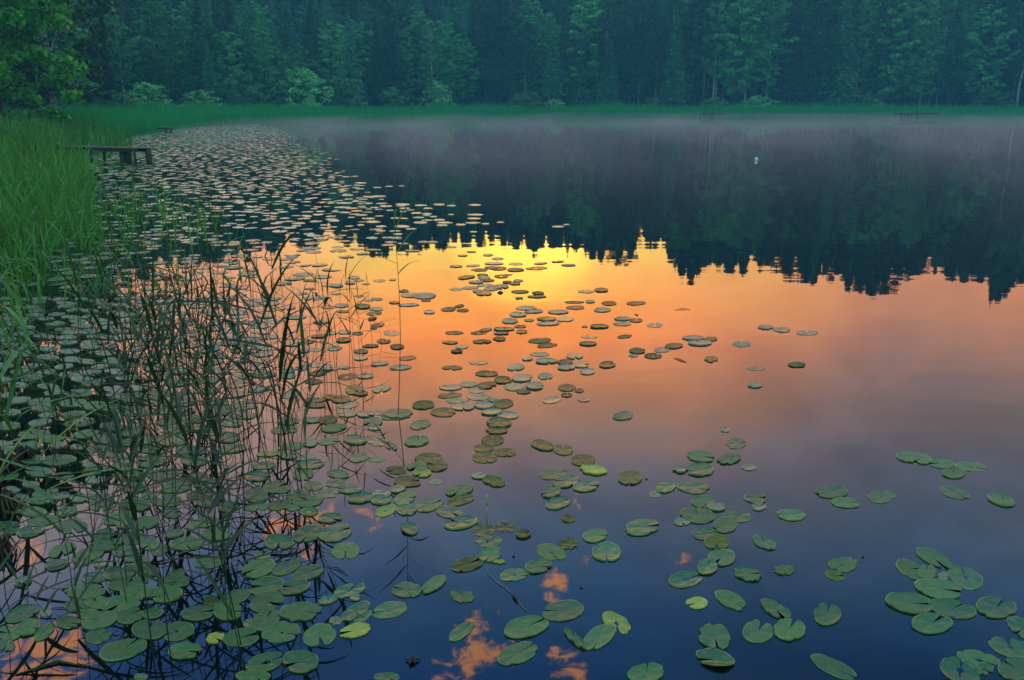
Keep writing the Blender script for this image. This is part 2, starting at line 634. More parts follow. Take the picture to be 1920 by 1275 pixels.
# tall reeds massed on the near left bank
P, s, o = shore_scatter(21000, S_NEAR + 7.0, S_FAR0 - 3, -0.9, 9.0, 1.15)
P2, s2, o2 = shore_scatter(1500, S_NEAR + 3.0, S_FAR0 - 12, -3.4, -0.4, 0.6)
P2 = P2[(P2[:, 1] < 17) | (P2[:, 1] > 34)]
P3, s3, o3 = shore_scatter(900, S_NEAR + 1.0, S_NEAR + 8, -0.5, 2.0)
P = np.concatenate([P, P2, P3])
keep = ~((P[:, 1] > 22) & (P[:, 1] < 31) & (P[:, 0] > -18.5))
P = P[keep]
Z = np.maximum(ground_z(P), -0.3)
dist = np.hypot(P[:, 0], P[:, 1])
h = rng.uniform(1.0, 1.9, len(P)) * np.clip(0.62 + 0.38 * (dist - 13) / 12, 0.5, 1.0)
h = h - np.clip(Z, 0, 0.6) * 0.6
wd = rng.uniform(0.010, 0.040, len(P)) * np.clip(dist / 16, 0.8, 2.2)
bank = blades(np.column_stack([P, Z]), h, wd, rng.uniform(0, 6.28, len(P)), rng.uniform(0.1, 0.7, len(P)), 4, 0.8)
tag(mesh_obj('bank_reeds', mesh_from('bank_reeds', bank[0], bank[1], M['reed_bank'])), 'dense bright green reeds covering the left bank', 'reeds', kind='stuff')

# meadow between reeds and forest
P, s, o = shore_scatter(30000, S_NEAR + 10, S_END, 4.0, 13.0)
h = rng.uniform(0.35, 0.95, len(P))
mg = blades(np.column_stack([P, ground_z(P)]), h, rng.uniform(0.03, 0.08, len(P)), rng.uniform(0, 6.28, len(P)), rng.uniform(0.1, 0.4, len(P)), 2)
tag(mesh_obj('meadow_grass', mesh_from('meadow_grass', mg[0], mg[1], M['grass'])), 'long green meadow grass between the reeds and the trees', 'grass', kind='stuff')


# ------------------------------------------------------------------ trees
def leaf_cards(C, size, n_dir=None, up=0.4, aspect=0.6):
    """Small leaf-shaped quads (folded diamonds) centred at C (n,3)."""
    n = len(C)
    u = rng.normal(size=(n, 3))
    if n_dir is not None:
        u = u * 0.7 + n_dir
    u /= np.linalg.norm(u, axis=1)[:, None]
    r = rng.normal(size=(n, 3))
    r[:, 2] += up * 2
    v = np.cross(u, r)
    v /= np.linalg.norm(v, axis=1)[:, None] + 1e-9
    s = (size * rng.uniform(0.6, 1.4, n))[:, None] if np.isscalar(size) else (size * rng.uniform(0.6, 1.4, n))[:, None]
    V = np.stack([C - u * s, C - v * s * aspect, C + u * s, C + v * s * aspect], 1).reshape(-1, 3)
    Q = np.arange(n * 4).reshape(n, 4)
    return V, Q


def make_spruce(h=20.0, r0=3.0, bare=0.14, seed=0):
    g = random.Random(seed)
    C, D, S = [], [], []
    z = h * bare
    while z < h * 0.985:
        t = (z - h * bare) / (h * (1 - bare))
        rr = r0 * (1 - t) ** 0.85 * g.uniform(0.8, 1.1) + 0.15
        nb = max(5, int(10 - 4 * t))
        a0 = g.uniform(0, 6.28)
        for k in range(nb):
            a = a0 + 6.283 * k / nb + g.uniform(-.25, .25)
            L = rr * g.uniform(0.65, 1.15)
            m = max(5, int(L * 8))
            for q in range(m):
                f = (q + g.random()) / m
                x = L * f
                dr = -0.30 * x - 0.10 * x * x / max(L, 1) + 0.28 * x * f
                wsp = 0.32 * L * (1 - f) + 0.12
                o = g.uniform(-wsp, wsp)
                C.append((math.cos(a) * x - math.sin(a) * o, math.sin(a) * x + math.cos(a) * o, z + dr + g.uniform(-.18, .10)))
                D.append((math.cos(a) * 1.1, math.sin(a) * 1.1, -0.55))
                S.append(0.20 + 0.12 * (1 - t))
        z += g.uniform(0.42, 0.62) * (1 - 0.35 * t)
    for q in range(14):
        C.append((g.uniform(-.06, .06), g.uniform(-.06, .06), h - q * 0.07))
        D.append((0, 0, 1.5))
        S.append(0.13)
    V, Q = leaf_cards(np.array(C), np.array(S), np.array(D), 0.2, 0.45)
    tr = Build()
    tr.tube([(0, 0, -0.3), (0.03, 0, h * .3), (0.0, 0.04, h * .7), (0, 0, h * .97)], [h * .011, h * .009, h * .005, 0.02], 7)
    return mesh_from('spruce_crown', V, Q, M['needle']), tr.mesh('spruce_trunk', M['bark'], True)


def branch_tree(h, bare, crown_w, n_br, n_clump, per, lsize, mat, bark, seed, flat=0.6, shape='oval', lean=0.0, trunk_r=0.011):
    g = random.Random(seed)
    tr = Build()
    top = h * 0.95
    bend = [(g.uniform(-1, 1) * h * 0.015 + lean * h * t * t, g.uniform(-1, 1) * h * 0.015, h * t) for t in (0, .2, .4, .6, .8, .95)]
    bend[0] = (0, 0, -0.3)
    tr.tube(bend, [h * trunk_r, h * trunk_r * .85, h * trunk_r * .7, h * trunk_r * .5, h * trunk_r * .3, h * trunk_r * .08], 7)
    C = []

    def trunk_at(z):
        t = max(0, min(4.999, z / h / 0.19))
        i = int(t)
        f = t - i
        a, b = bend[i], bend[min(5, i + 1)]
        return Vector((a[0] + (b[0] - a[0]) * f, a[1] + (b[1] - a[1]) * f, z))
    for k in range(n_br):
        t = (k + g.random()) / n_br
        z = h * (bare + (0.97 - bare) * t)
        if shape == 'oval':
            env = math.sin(math.pi * min(1, 0.16 + t * 0.80)) ** 0.7
        elif shape == 'cone':
            env = (1 - t) ** 0.7 * 0.95 + 0.08
        elif shape == 'umbrella':
            env = (0.35 + 0.85 * math.sin(math.pi * min(1, .1 + .82 * t)))
        else:
            env = math.sqrt(max(0.02, 1 - t * t))
        L = crown_w * env * g.uniform(0.65, 1.15)
        a = k * 2.399 + g.uniform(-.4, .4)
        rise = g.uniform(0.15, 0.6) * L * (0.4 if shape == 'umbrella' else 1)
        p0 = trunk_at(max(0.3, z - rise * 0.5))
        p1 = Vector((p0.x + math.cos(a) * L * .5, p0.y + math.sin(a) * L * .5, p0.z + rise * .65))
        p2 = Vector((p0.x + math.cos(a) * L * .92, p0.y + math.sin(a) * L * .92, p0.z + rise))
        rb = h * trunk_r * 0.28 * (1 - 0.6 * t)
        tr.tube([p0, p1, p2], [rb, rb * .6, rb * .2], 4)
        for q in range(n_clump):
            f = 0.35 + 0.75 * (q + g.random()) / n_clump
            c = p0.lerp(p2, f)
            rad = g.uniform(0.35, 0.75) * (0.35 + 0.13 * L) * 1.15
            c = c + Vector((g.gauss(0, .22) * L * .5, g.gauss(0, .22) * L * .5, g.gauss(0, .10) * L + .1))
            C.append((c.x, c.y, c.z, rad))
    C = np.array(C)
    m = len(C)
    N = rng.normal(size=(m, per, 3))
    N /= np.linalg.norm(N, axis=2)[:, :, None]
    rad = rng.uniform(0.25, 1.0, (m, per, 1)) ** 0.6
    Pp = C[:, None, :3] + N * rad * C[:, None, 3:4] * np.array([1.15, 1.15, flat])
    Pp = Pp.reshape(-1, 3)
    Pp[:, 2] = np.maximum(Pp[:, 2], 0.15)
    V, Q = leaf_cards(Pp, lsize, None, 0.6, 0.6)
    return mesh_from('crown', V, Q, mat), tr.mesh('trunk', bark, True)


SPR = [make_spruce(20, 2.9, .12, 1), make_spruce(20, 2.4, .2, 2), make_spruce(20, 3.2, .08, 3), make_spruce(20, 2.1, .28, 4)]
PIN = [branch_tree(20, .45, 3.2, 34, 5, 40, .17, M['pine'], M['pinebark'], 21 + i, .45, 'umbrella') for i in range(3)]
BIR = [branch_tree(20, .26, 3.3, 42, 5, 38, .16, M['birchleaf'], M['birchbark'], 31 + i, .8, 'oval', 0.01 * i) for i in range(4)]
ALD = [branch_tree(20, .16, 4.3, 48, 5, 40, .19, M['broad'], M['bark'], 41 + i, .6, 'oval') for i in range(4)]
POP = [branch_tree(20, .05, 2.9, 40, 4, 34, .17, M['broad'], M['bark'], 51 + i, .8, 'cone') for i in range(3)]
BUSH = [branch_tree(5, .02, 3.0, 26, 4, 36, .14, M['willow'], M['bark'], 61 + i, .8, 'dome', 0, .014) for i in range(3)]
ALDL = [branch_tree(20, .10, 4.8, 46, 5, 44, .20, M['light'], M['bark'], 81 + i, .6, 'oval') for i in range(3)]
NEARB = [branch_tree(17, .06, 5.2, 58, 6, 60, .15, M['bright'], M['bark'], 71 + i, .55, 'oval') for i in range(1)]
NEARA = [branch_tree(19, .08, 4.6, 54, 6, 56, .14, M['birchleaf'], M['birchbark'], 75, .6, 'oval')]

PROFILE = [(-400, 700), (0, 640), (250, 500), (450, 470), (560, 452), (620, 440), (690, 478), (740, 474), (800, 462), (860, 447), (940, 446), (990, 470), (1040, 458),
           (1090, 488), (1150, 476), (1170, 500), (1225, 462), (1255, 446), (1275, 515), (1330, 532), (1400, 520), (1450, 492), (1500, 515),
           (1555, 545), (1600, 515), (1640, 560), (1700, 542), (1760, 525), (1775, 512), (1840, 530), (1880, 530), (1920, 575), (2100, 560), (2600, 540)]


def top_height(x, y, f=1.0):
    px, _ = px_of(x, y, 0)
    ys = np.interp(px, [a for a, b in PROFILE], [b for a, b in PROFILE])
    # mirror image: the row at depression e shows the point at elevation e above the water
    d = ray(px, float(ys))
    slope = -d.z / math.hypot(d.x, d.y)
    return math.hypot(x, y) * slope - 2.0


ORD = ['first', 'second', 'third', 'fourth', 'fifth', 'sixth', 'seventh', 'eighth', 'ninth', 'tenth', 'eleventh', 'twelfth', 'thirteenth',
       'fourteenth', 'fifteenth', 'sixteenth', 'seventeenth', 'eighteenth', 'nineteenth', 'twentieth']


def ordinal(i):
    if i < 20:
        return ORD[i]
    n = i + 1
    suf = 'th' if 10 <= n % 100 <= 20 else {1: 'st', 2: 'nd', 3: 'rd'}.get(n % 10, 'th')
    return '%d%s' % (n, suf)


TREES = []     # (kind, x, y, height, row, fixed label)


def put_tree(kind, name, pair, base_h, x, y, hh, wfac=1.0, rz=None):
    root = empty(name, (x, y, float(ground_z([(x, y)])[0])), rnd.uniform(0, 6.28) if rz is None else rz)
    s = hh / base_h
    root.scale = (s * wfac, s * wfac, s)
    mesh_obj('crown', pair[0], root)
    mesh_obj('trunk', pair[1], root)
    return root


def tree_at(kind, x, y, hh, wfac=1.0):
    g = {'spruce': (SPR, 20, 'spruce_tree', 'spruce'), 'pine': (PIN, 20, 'pine_tree', 'pine'), 'birch': (BIR, 20, 'birch_tree', 'birch'),
         'alder': (ALD, 20, 'alder_tree', 'alder'), 'poplar': (POP, 20, 'poplar_tree', 'poplar'), 'lightalder': (ALDL, 20, 'alder_tree', 'alder'), 'bush': (BUSH, 5, 'willow_bush', 'bush'),
         'near': (NEARB, 17, 'leafy_tree', 'tree'), 'nearbirch': (NEARA, 19, 'birch_tree', 'birch')}[kind]
    return put_tree(kind, g[2], rnd.choice(g[0]), g[1], x, y, hh, wfac)


def xy_at_dist(px, dist):
    """Ground point in the direction of picture column px at horizontal distance dist."""
    d = ray(px, 192)
    k = dist / math.hypot(d.x, d.y)
    return d.x * k, d.y * k


# the two near trees at the top left corner
x, y = xy_at_dist(-5, 46)
tag(tree_at('near', x, y, 18.0, 0.95), 'bright green leafy tree nearest the camera in the top left corner', 'tree')
x, y = xy_at_dist(94, 58)
tag(tree_at('nearbirch', x, y, 19.5, 0.95), 'birch with a bare white trunk right of the bright corner tree', 'tree')
x, y = xy_at_dist(-120, 52)
tag(tree_at('alder', x, y, 19.0), 'dark leafy tree cut off by the left edge behind the bright tree', 'tree')

rows = [(8.5, 3.9), (12.5, 3.8), (17, 3.8), (22, 4.0), (28, 4.4), (35, 4.8)]
groupname = {'spruce': 'spruces in the forest round the lake', 'pine': 'pines in the forest round the lake', 'birch': 'birches in the forest round the lake',
             'alder': 'leafy trees in the forest round the lake', 'poplar': 'slender leafy trees in the forest round the lake',
             'lightalder': 'light green leafy trees in the forest round the lake'}
look = {'spruce': 'dark pointed spruce', 'pine': 'bare-stemmed pine', 'birch': 'pale-stemmed birch', 'alder': 'broad leafy tree', 'poplar': 'slender leafy tree', 'lightalder': 'light green rounded tree'}
front = []
for ri, (off, sp) in enumerate(rows):
    s = arc_of(8) + 2 + ri * 1.3
    while s < S_END + 6:
        pt = shore_point(s, off + rnd.uniform(-1.6, 1.6))
        s += sp * rnd.uniform(0.72, 1.28)
        x, y = float(pt[0]), float(pt[1])
        px, py = px_of(x, y, 1.0)
        if px < -260 or px > 2130:
            continue
        if math.hypot(x, y) < 62 and px < 170:
            continue
        left = px < 640
        u = rnd.random()
        if left:
            kind = 'alder' if u < .5 else 'birch' if u < .65 else 'poplar' if u < .8 else 'spruce'
        elif px < 1020:
            kind = 'spruce' if u < .35 else 'alder' if u < .6 else 'poplar' if u < .75 else 'birch' if u < .88 else 'pine'
        else:
            kind = 'birch' if u < .22 else 'pine' if u < .34 else 'spruce' if u < .5 else 'alder'
        H = top_height(x, y)
        gz = float(ground_z([(x, y)])[0])
        if ri == 0:
            f = rnd.uniform(0.45, 0.85)
        elif ri == 1:
            f = rnd.uniform(0.65, 0.95)
        else:
            f = rnd.uniform(0.80, 1.06)
            if kind in ('alder', 'birch') and ri > 2 and rnd.random() < .7:
                kind = 'spruce' if rnd.random() < .7 else 'pine'
        if ri < 2 and kind in ('alder', 'birch', 'poplar') and rnd.random() < (.6 if px < 760 else .22):
            kind = 'lightalder'
        if kind not in ('spruce', 'pine'):
            f = min(f, rnd.uniform(.68, .86))
        hh = max(6.0, min(H, 36) * f - gz)
        TREES.append((kind, x, y, hh, ri, px))
# the outer corners of the bays, which rows parallel to the shore leave open
spots = [(t_[1], t_[2]) for t_ in TREES]
for q_ in range(5000):
    x, y = rnd.uniform(-75, 20), rnd.uniform(45, 185)
    dd = shore_dist(np.array([[x, y]]))[0][0]
    px, py = px_of(x, y, 1.0)
    if dd < 8 or dd > 40 or px < -100 or (math.hypot(x, y) < 62 and px < 170):
        continue
    if min((x - a) ** 2 + (y - b) ** 2 for a, b in spots) < 3.1 ** 2:
        continue
    spots.append((x, y))
    kind = rnd.choice(['spruce', 'spruce', 'pine', 'alder', 'birch'])
    TREES.append((kind, x, y, max(6.0, top_height(x, y) * (rnd.uniform(.78, 1.05) if kind == 'spruce' else rnd.uniform(.65, .85)) - float(ground_z([(x, y)])[0])), 3, px))
for px_, r_ in ((845, 138), (858, 146), (868, 140), (880, 149), (890, 139), (600, 128), (588, 134), (872, 133), (385, 112), (396, 118), (408, 124), (402, 108), (420, 116)):
    x, y = xy_at_dist(px_, r_)
    TREES.append(('spruce', x, y, top_height(x, y) * rnd.uniform(.92, 1.0) - 3.0, 4, px_))
TREES.sort(key=lambda t: t[5])
cnt = {}
for kind, x, y, hh, ri, px in TREES:
    o = tree_at(kind, x, y, hh, (.62 + .4 * rnd.random() if kind == 'spruce' and ri > 1 else 1.0) if hh > 17 else 1.15)
    if ri == 0:
        k = (kind, 0)
        cnt[k] = cnt.get(k, 0) + 1
        tag(o, '%s at the forest edge, %s of its kind from the left' % (look[kind], ordinal(cnt[k] - 1)), 'tree', groupname[kind])
    else:
        tag(o, '%s standing deeper in the dark forest behind the shore' % look[kind], 'tree', groupname[kind] + ', behind the front row')

# bushes and single trees that stand out in front of the forest
def in_front(kind, px, off, h, label, group=None, wf=1.0):
    """Place at picture column px, off metres inland of the shore."""
    d = ray(px, 192)
    u = Vector((d.x, d.y)).normalized()
    for r in np.arange(20, 170, 0.25):
        x, y = u.x * r, u.y * r
        dd = shore_dist(np.array([[x, y]]))[0][0]
        if dd >= off and (off >= 0):
            break
    o = tree_at(kind, x, y, h, wf)
    tag(o, label, 'tree' if kind != 'bush' else 'bush', group)
    return o


BG = 'willow bushes in front of the forest'
in_front('bush', 375, 6.5, 2.6, 'low rounded willow bush, first from the left before the forest', BG, 1.5)
in_front('bush', 455, 6.0, 4.6, 'rounded willow bush, second from the left before the forest', BG)
in_front('bush', 565, 6.0, 5.4, 'tall rounded willow bush, third from the left before the forest', BG)
in_front('bush', 640, 5.0, 4.6, 'broad rounded willow bush, fourth from the left before the forest', BG, 1.1)
in_front('bush', 735, 5.5, 3.4, 'small willow bush below the slender pointed tree', BG)
in_front('bush', 820, 6.0, 4.2, 'dark willow bush left of the middle of the far shore', BG)
in_front('bush', 990, 2.5, 3.3, 'spreading willow bush on the small headland', BG, 1.3)
in_front('bush', 1040, 2.0, 2.3, 'low willow bush at the right end of the headland', BG, 1.2)
in_front('bush', 1225, 5.0, 2.2, 'low willow bush by the birch stems right of the headland', BG, 1.3)
in_front('bush', 1340, 4.0, 2.3, 'low willow bush above the left far jetty', BG, 1.8)
in_front('bush', 1420, 4.5, 2.5, 'wide low willow bush right of the left far jetty', BG, 2.0)
in_front('bush', 1630, 7.0, 2.6, 'wide low willow bush between the two far jetties', BG, 1.6)
in_front('bush', 1860, 6.0, 3.0, 'wide low willow bush at the far right shore', BG, 1.8)
in_front('bush', 210, 5.5, 2.4, 'low willow bush at the left bank under leafy trees', BG, 1.4)
in_front('bush', 275, 7.0, 3.0, 'low willow bush behind the left reed bank', BG, 1.4)
in_front('poplar', 500, 8.0, 10.5, 'young pointed tree between two willow bushes', None, 1.25)
in_front('poplar', 735, 8.5, 14.5, 'pointed light green tree standing clear of the forest', None, 1.05)
in_front('poplar', 958, 6.5, 8.5, 'short pointed light green tree on the headland', None, 1.3)
in_front('poplar', 930, 11.0, 17.0, 'tall slender tree behind the headland', None, .9)
in_front('alder', 300, 9.0, 11.5, 'spreading light green tree over the left reed bank', None, .9)
for i, (px, off, hh) in enumerate([(1137, 9, 16), (1198, 8, 16), (1258, 9, 17), (1336, 8, 18), (1341, 9, 17), (1398, 8, 19), (1434, 8, 20), (1470, 10, 18), (1580, 9, 18), (1648, 9, 18),
                       (1724, 8, 19), (1756, 9, 17), (1838, 8, 19), (1848, 9, 22), (1600, 8, 16)]):
    in_front('birch', px, off, hh, 'thin pale birch stem along the right forest edge, %s from the left' % ordinal(i), 'thin birches along the right forest edge', .8)

# dead tree with bare silvery branches
dt = Build()
g = random.Random(5)
dt.tube([(0, 0, -.3), (.1, 0, 4), (-.05, .1, 8), (.05, 0, 11.5)], [.13, .1, .06, .02], 6)
bl = Build()
for k in range(30):
    z = 4.5 + 6.3 * k / 30
    a = k * 2.4
    L = g.uniform(.7, 1.9) * (1 - (z - 4.5) / 9)
    p0 = Vector((0, 0, z))
    p1 = p0 + Vector((math.cos(a) * L * .6, math.sin(a) * L * .6, L * .25))
    p2 = p0 + Vector((math.cos(a) * L, math.sin(a) * L, L * .7))
    bl.tube([p0, p1, p2], [.035, .025, .01], 4)
    for q in range(3):
        p3 = p1 + Vector((g.uniform(-.5, .5), g.uniform(-.5, .5), g.uniform(.2, .7)))
        bl.tube([p1, p3], [.016, .006], 3)
M['deadbark'] = bark_mat('dead_bark', (0.20, 0.21, 0.20), (0.36, 0.37, 0.36))
x, y = xy_at_dist(810, 126)
droot = empty('dead_tree', (x, y, float(ground_z([(x, y)])[0])))
tag(droot, 'silvery dead tree with bare branches before the dark forest', 'tree')
mesh_obj('trunk', dt.mesh('dead_trunk', M['deadbark'], True), droot)
mesh_obj('branches', bl.mesh('dead_branches', M['deadbark'], True), droot)

# undergrowth closing the view between the trunks
P, s, o = shore_scatter(2600, arc_of(8), S_END + 5, 15.0, 46.0)
Cc = []
zz = ground_z(P)
for (x, y), z in zip(P, zz):
    hgt = rnd.uniform(1.2, 4.2)
    n = 22
    q = rng.normal(size=(n, 3)) * np.array([.9, .9, hgt * .3]) + np.array([x, y, z + hgt * .5])
    Cc.append(q)
V, Q = leaf_cards(np.concatenate(Cc), 0.26, None, .5, .6)
tag(mesh_obj('undergrowth', mesh_from('undergrowth', V, Q, M['needle'])), 'dark undergrowth filling the forest floor between the trunks', 'undergrowth', kind='stuff')

# the wood goes on behind: crowns that merge into one dark mass
Cc, deep = [], []
for q_ in range(14000):
    deep.append((rnd.uniform(-110, 180), rnd.uniform(30, 215)))
dd_ = shore_dist(np.array(deep))[0]
kept = []
for (x, y), d_ in zip(deep, dd_):
    if 40 < d_ < 54 and -150 < px_of(x, y, 1.0)[0] < 2080 and all((x - a) ** 2 + (y - b) ** 2 > 2.3 ** 2 for a, b in kept):
        kept.append((x, y))
for x, y in kept:
    if True:
        H = top_height(x, y) * rnd.uniform(.78, .93)
        n = int(H * 85)
        t_ = rng.uniform(0, 1, n)
        rr = 3.6 * (1 - t_ ** 3) * rng.uniform(.3, 1, n) + .2
        an = rng.uniform(0, 6.28, n)
        Cc.append(np.column_stack([x + rr * np.cos(an), y + rr * np.sin(an), ground_z([(x, y)])[0] + H * (.03 + .97 * t_) - rr * .35]))
V, Q = leaf_cards(np.concatenate(Cc), 0.52, None, .3, .6)
tag(mesh_obj('deep_wood', mesh_from('deep_wood', V, Q, M['needle'])), 'dark mass of the wood going on behind the shore trees', 'wood', kind='stuff')

# ------------------------------------------------------------------ jetties
def jetty(name, label, p_out, p_in, deck_z, width, posts, group=None, post_r=.07, planks=14, thick=.05, slant=0.0, fat=None):
    """Deck running from p_out (over the water) to p_in (at the bank)."""
    a, b = Vector((*p_out, 0)), Vector((*p_in, 0))
    dr = (b - a)
    L = dr.length
    rz = math.atan2(dr.y, dr.x)
    root = empty(name, (a.x, a.y, 0), rz)
    tag(root, label, 'jetty', group)
    d = Build()
    pl = L / planks
    for i in range(planks):
        d.box(((i + .5) * pl, rnd.uniform(-.02, .02), deck_z + slant * (i + .5) * pl / L + rnd.uniform(-.004, .004)),
              (pl * .93, width * rnd.uniform(.97, 1.04), thick * .6), 0, .002)
    mesh_obj('deck', d.mesh('deck', M['plank'] if L < 6 and a.y < 60 else M['wetwood']), root)
    for sgn in (-1, 1):
        bm_ = Build()
        bm_.box((L / 2, sgn * width * .36, deck_z + slant * .5 - thick * .3 - .055), (L * .99, .07, .105), 0, .004, slant / L)
        mesh_obj('beam', bm_.mesh('beam', M['wetwood']), root)
    for i, (px_, py_, r_) in enumerate(posts):
        pb = Build()
        zt = deck_z + slant * px_ / L - thick * .3 + (0.0 if fat is None else fat)
        pb.tube([(px_, py_, -.7), (px_ + .01, py_, zt * .5), (px_, py_, zt)], [r_ * 1.1, r_, r_ * .95], 9)
        mesh_obj('post', pb.mesh('post', M['mosswood'] if i % 2 else M['wetwood'], True), root)
    return root


pa = at(272, 309)
pb = at(90, 297)
pa, pb = (pa.x, pa.y), (pb.x - .8, pb.y + .4)
jetty('jetty', 'dark plank jetty standing on thick posts among reeds at left', pa, pb, 0.54, 0.62,
      [(.08, -.24, .10), (1.25, -.16, .20), (.12, .26, .05), (2.6, -.22, .05), (2.7, .22, .05)], None, planks=22, slant=-.08)
pa = at(322, 250)
jetty('jetty', 'tiny jetty at the edge of the lily pads, left shore', (pa.x, pa.y), (pa.x - 1.0, pa.y + .3), 0.40, 0.3,
      [(.10, -.12, .08), (.36, .10, .06)], None, planks=6)
pa, pb = at(1317, 221.6), at(1352, 221.0)
jetty('jetty', 'left one of two dark jetties on the far right shore', (pa.x, pa.y), (pb.x, pb.y), 0.62, 1.1,
      [(.1, -.45, .09), (.1, .45, .09), (.9, -.45, .09), (1.7, -.45, .09), (2.4, .4, .09)], None, planks=9, thick=.14)
pa, pb = at(1683, 223.2), at(1752, 221.6)
jr = jetty('jetty', 'right and longer one of two dark jetties on the far right shore', (pa.x, pa.y), (pb.x, pb.y), 0.68, 1.1,
           [(.1, -.5, .06), (.7, -.45, .1), (1.6, .45, .09), (2.5, -.45, .09), (3.3, .4, .09), (4.0, -.4, .09)], None, planks=16, thick=.15)

# ------------------------------------------------------------------ lily pads
def pad_mat(name, dark, light, vein, blotch, blotch_amt, stuff=False, coat=0.6):
    m, nt, p, out = new_mat(name)
    oi = nt.new('ShaderNodeObjectInfo').outputs['Random']
    geo = nt.new('ShaderNodeNewGeometry').outputs['Position']
    n1 = nt.noise(geo, 2.2, 2.0, 0.5)
    n2 = nt.noise(geo, 38.0, 4.0, 0.6)
    n3 = nt.noise(geo, 60.0, 3.0, 0.6)
    f = nt.math('ADD', nt.math('MULTIPLY', oi, 0.55), nt.math('MULTIPLY', n1, 0.5))
    f = nt.math('ADD', f, nt.math('MULTIPLY', nt.math('SUBTRACT', n2, 0.5), 0.5))
    c = nt.mix(nt.smooth(f, 0.2, 0.9), dark, light)
    vein_d = tuple(v * .45 for v in dark)
    if not stuff:
        uv = nt.new('ShaderNodeUVMap').outputs[0]
        sp = nt.new('ShaderNodeSeparateXYZ')
        nt.put(sp.inputs[0], uv)
        rr = nt.math('SQRT', nt.math('ADD', nt.math('POWER', sp.outputs[0], 2.0), nt.math('POWER', sp.outputs[1], 2.0)))
        an = nt.math('ARCTAN2', sp.outputs[1], sp.outputs[0])
        an = nt.math('ADD', an, nt.math('MULTIPLY', nt.math('SUBTRACT', n2, 0.5), 0.15))
        sv = nt.math('ABSOLUTE', nt.math('SINE', nt.math('MULTIPLY', an, 8.5)))
        wv_ = nt.math('MULTIPLY', nt.smooth(sv, 0.16, 0.02), nt.smooth(rr, 0.98, 0.5))
        mid = nt.smooth(nt.math('ABSOLUTE', sp.outputs[1]), 0.03, 0.008)
        mid = nt.math('MULTIPLY', mid, nt.smooth(sp.outputs[0], 0.1, 0.0))
        c = nt.mix(nt.math('MAXIMUM', nt.math('MULTIPLY', wv_, 0.5), nt.math('MULTIPLY', mid, 0.2)), c, vein_d)
        rim = nt.smooth(rr, 0.955, 0.99)
        c = nt.mix(nt.math('MULTIPLY', rim, 0.55), c, vein)
    c = nt.mix(nt.math('MULTIPLY', nt.smooth(nt.math('ADD', nt.math('MULTIPLY', n2, .7), nt.math('MULTIPLY', n1, .3)), 0.56, 0.62), blotch_amt), c, blotch)
    c = nt.mix(nt.smooth(n3, 0.675, 0.70), c, (0.02, 0.015, 0.01))
    nt.put(p.inputs['Base Color'], c)
    p.inputs['Roughness'].default_value = 0.36
    nt.put(p.inputs['Roughness'], nt.smooth(n1, 0.3, 0.7, 0.22, 0.50))
    p.inputs['Specular IOR Level'].default_value = 0.5 if stuff else 0.14 if 'olive' in name else 0.30
    if stuff:      # the waxy skin shows at the flat angle these are seen at
        p.inputs['Coat Weight'].default_value = coat
        p.inputs['Coat Roughness'].default_value = 0.42
        p.inputs['Coat IOR'].default_value = 1.6
    bp = nt.new('ShaderNodeBump')
    bp.inputs['Strength'].default_value = 0.5
    bp.inputs['Distance'].default_value = 0.004
    nt.put(bp.inputs['Height'], nt.noise(geo, 22.0, 3.0, 0.6))
    nt.l.new(bp.outputs[0], p.inputs['Normal'])
    return m


M['pad'] = pad_mat('lily_pad_green', (0.014, 0.066, 0.020), (0.038, 0.118, 0.032), (0.14, 0.26, 0.10), (0.12, 0.12, 0.03), 0.35)
M['pad_y'] = pad_mat('lily_pad_yellowing', (0.10, 0.16, 0.02), (0.22, 0.26, 0.03), (0.30, 0.32, 0.10), (0.42, 0.26, 0.02), 0.9)
M['pad_o'] = pad_mat('lily_pad_backlit_olive', (0.020, 0.042, 0.006), (0.052, 0.082, 0.012), (0.20, 0.24, 0.10), (0.16, 0.12, 0.02), 0.6)  # backlight and reflected glow put into the pad colour as olive
M['pad_mid'] = pad_mat('lily_pad_bay', (0.022, 0.070, 0.028), (0.060, 0.125, 0.050), (0.16, 0.25, 0.14), (0.10, 0.10, 0.02), 0.4, True, 0.15)
M['pad_far'] = pad_mat('lily_pad_far', (0.060, 0.170, 0.070), (0.120, 0.260, 0.110), (0.16, 0.25, 0.14), (0.12, 0.12, 0.03), 0.35, True)

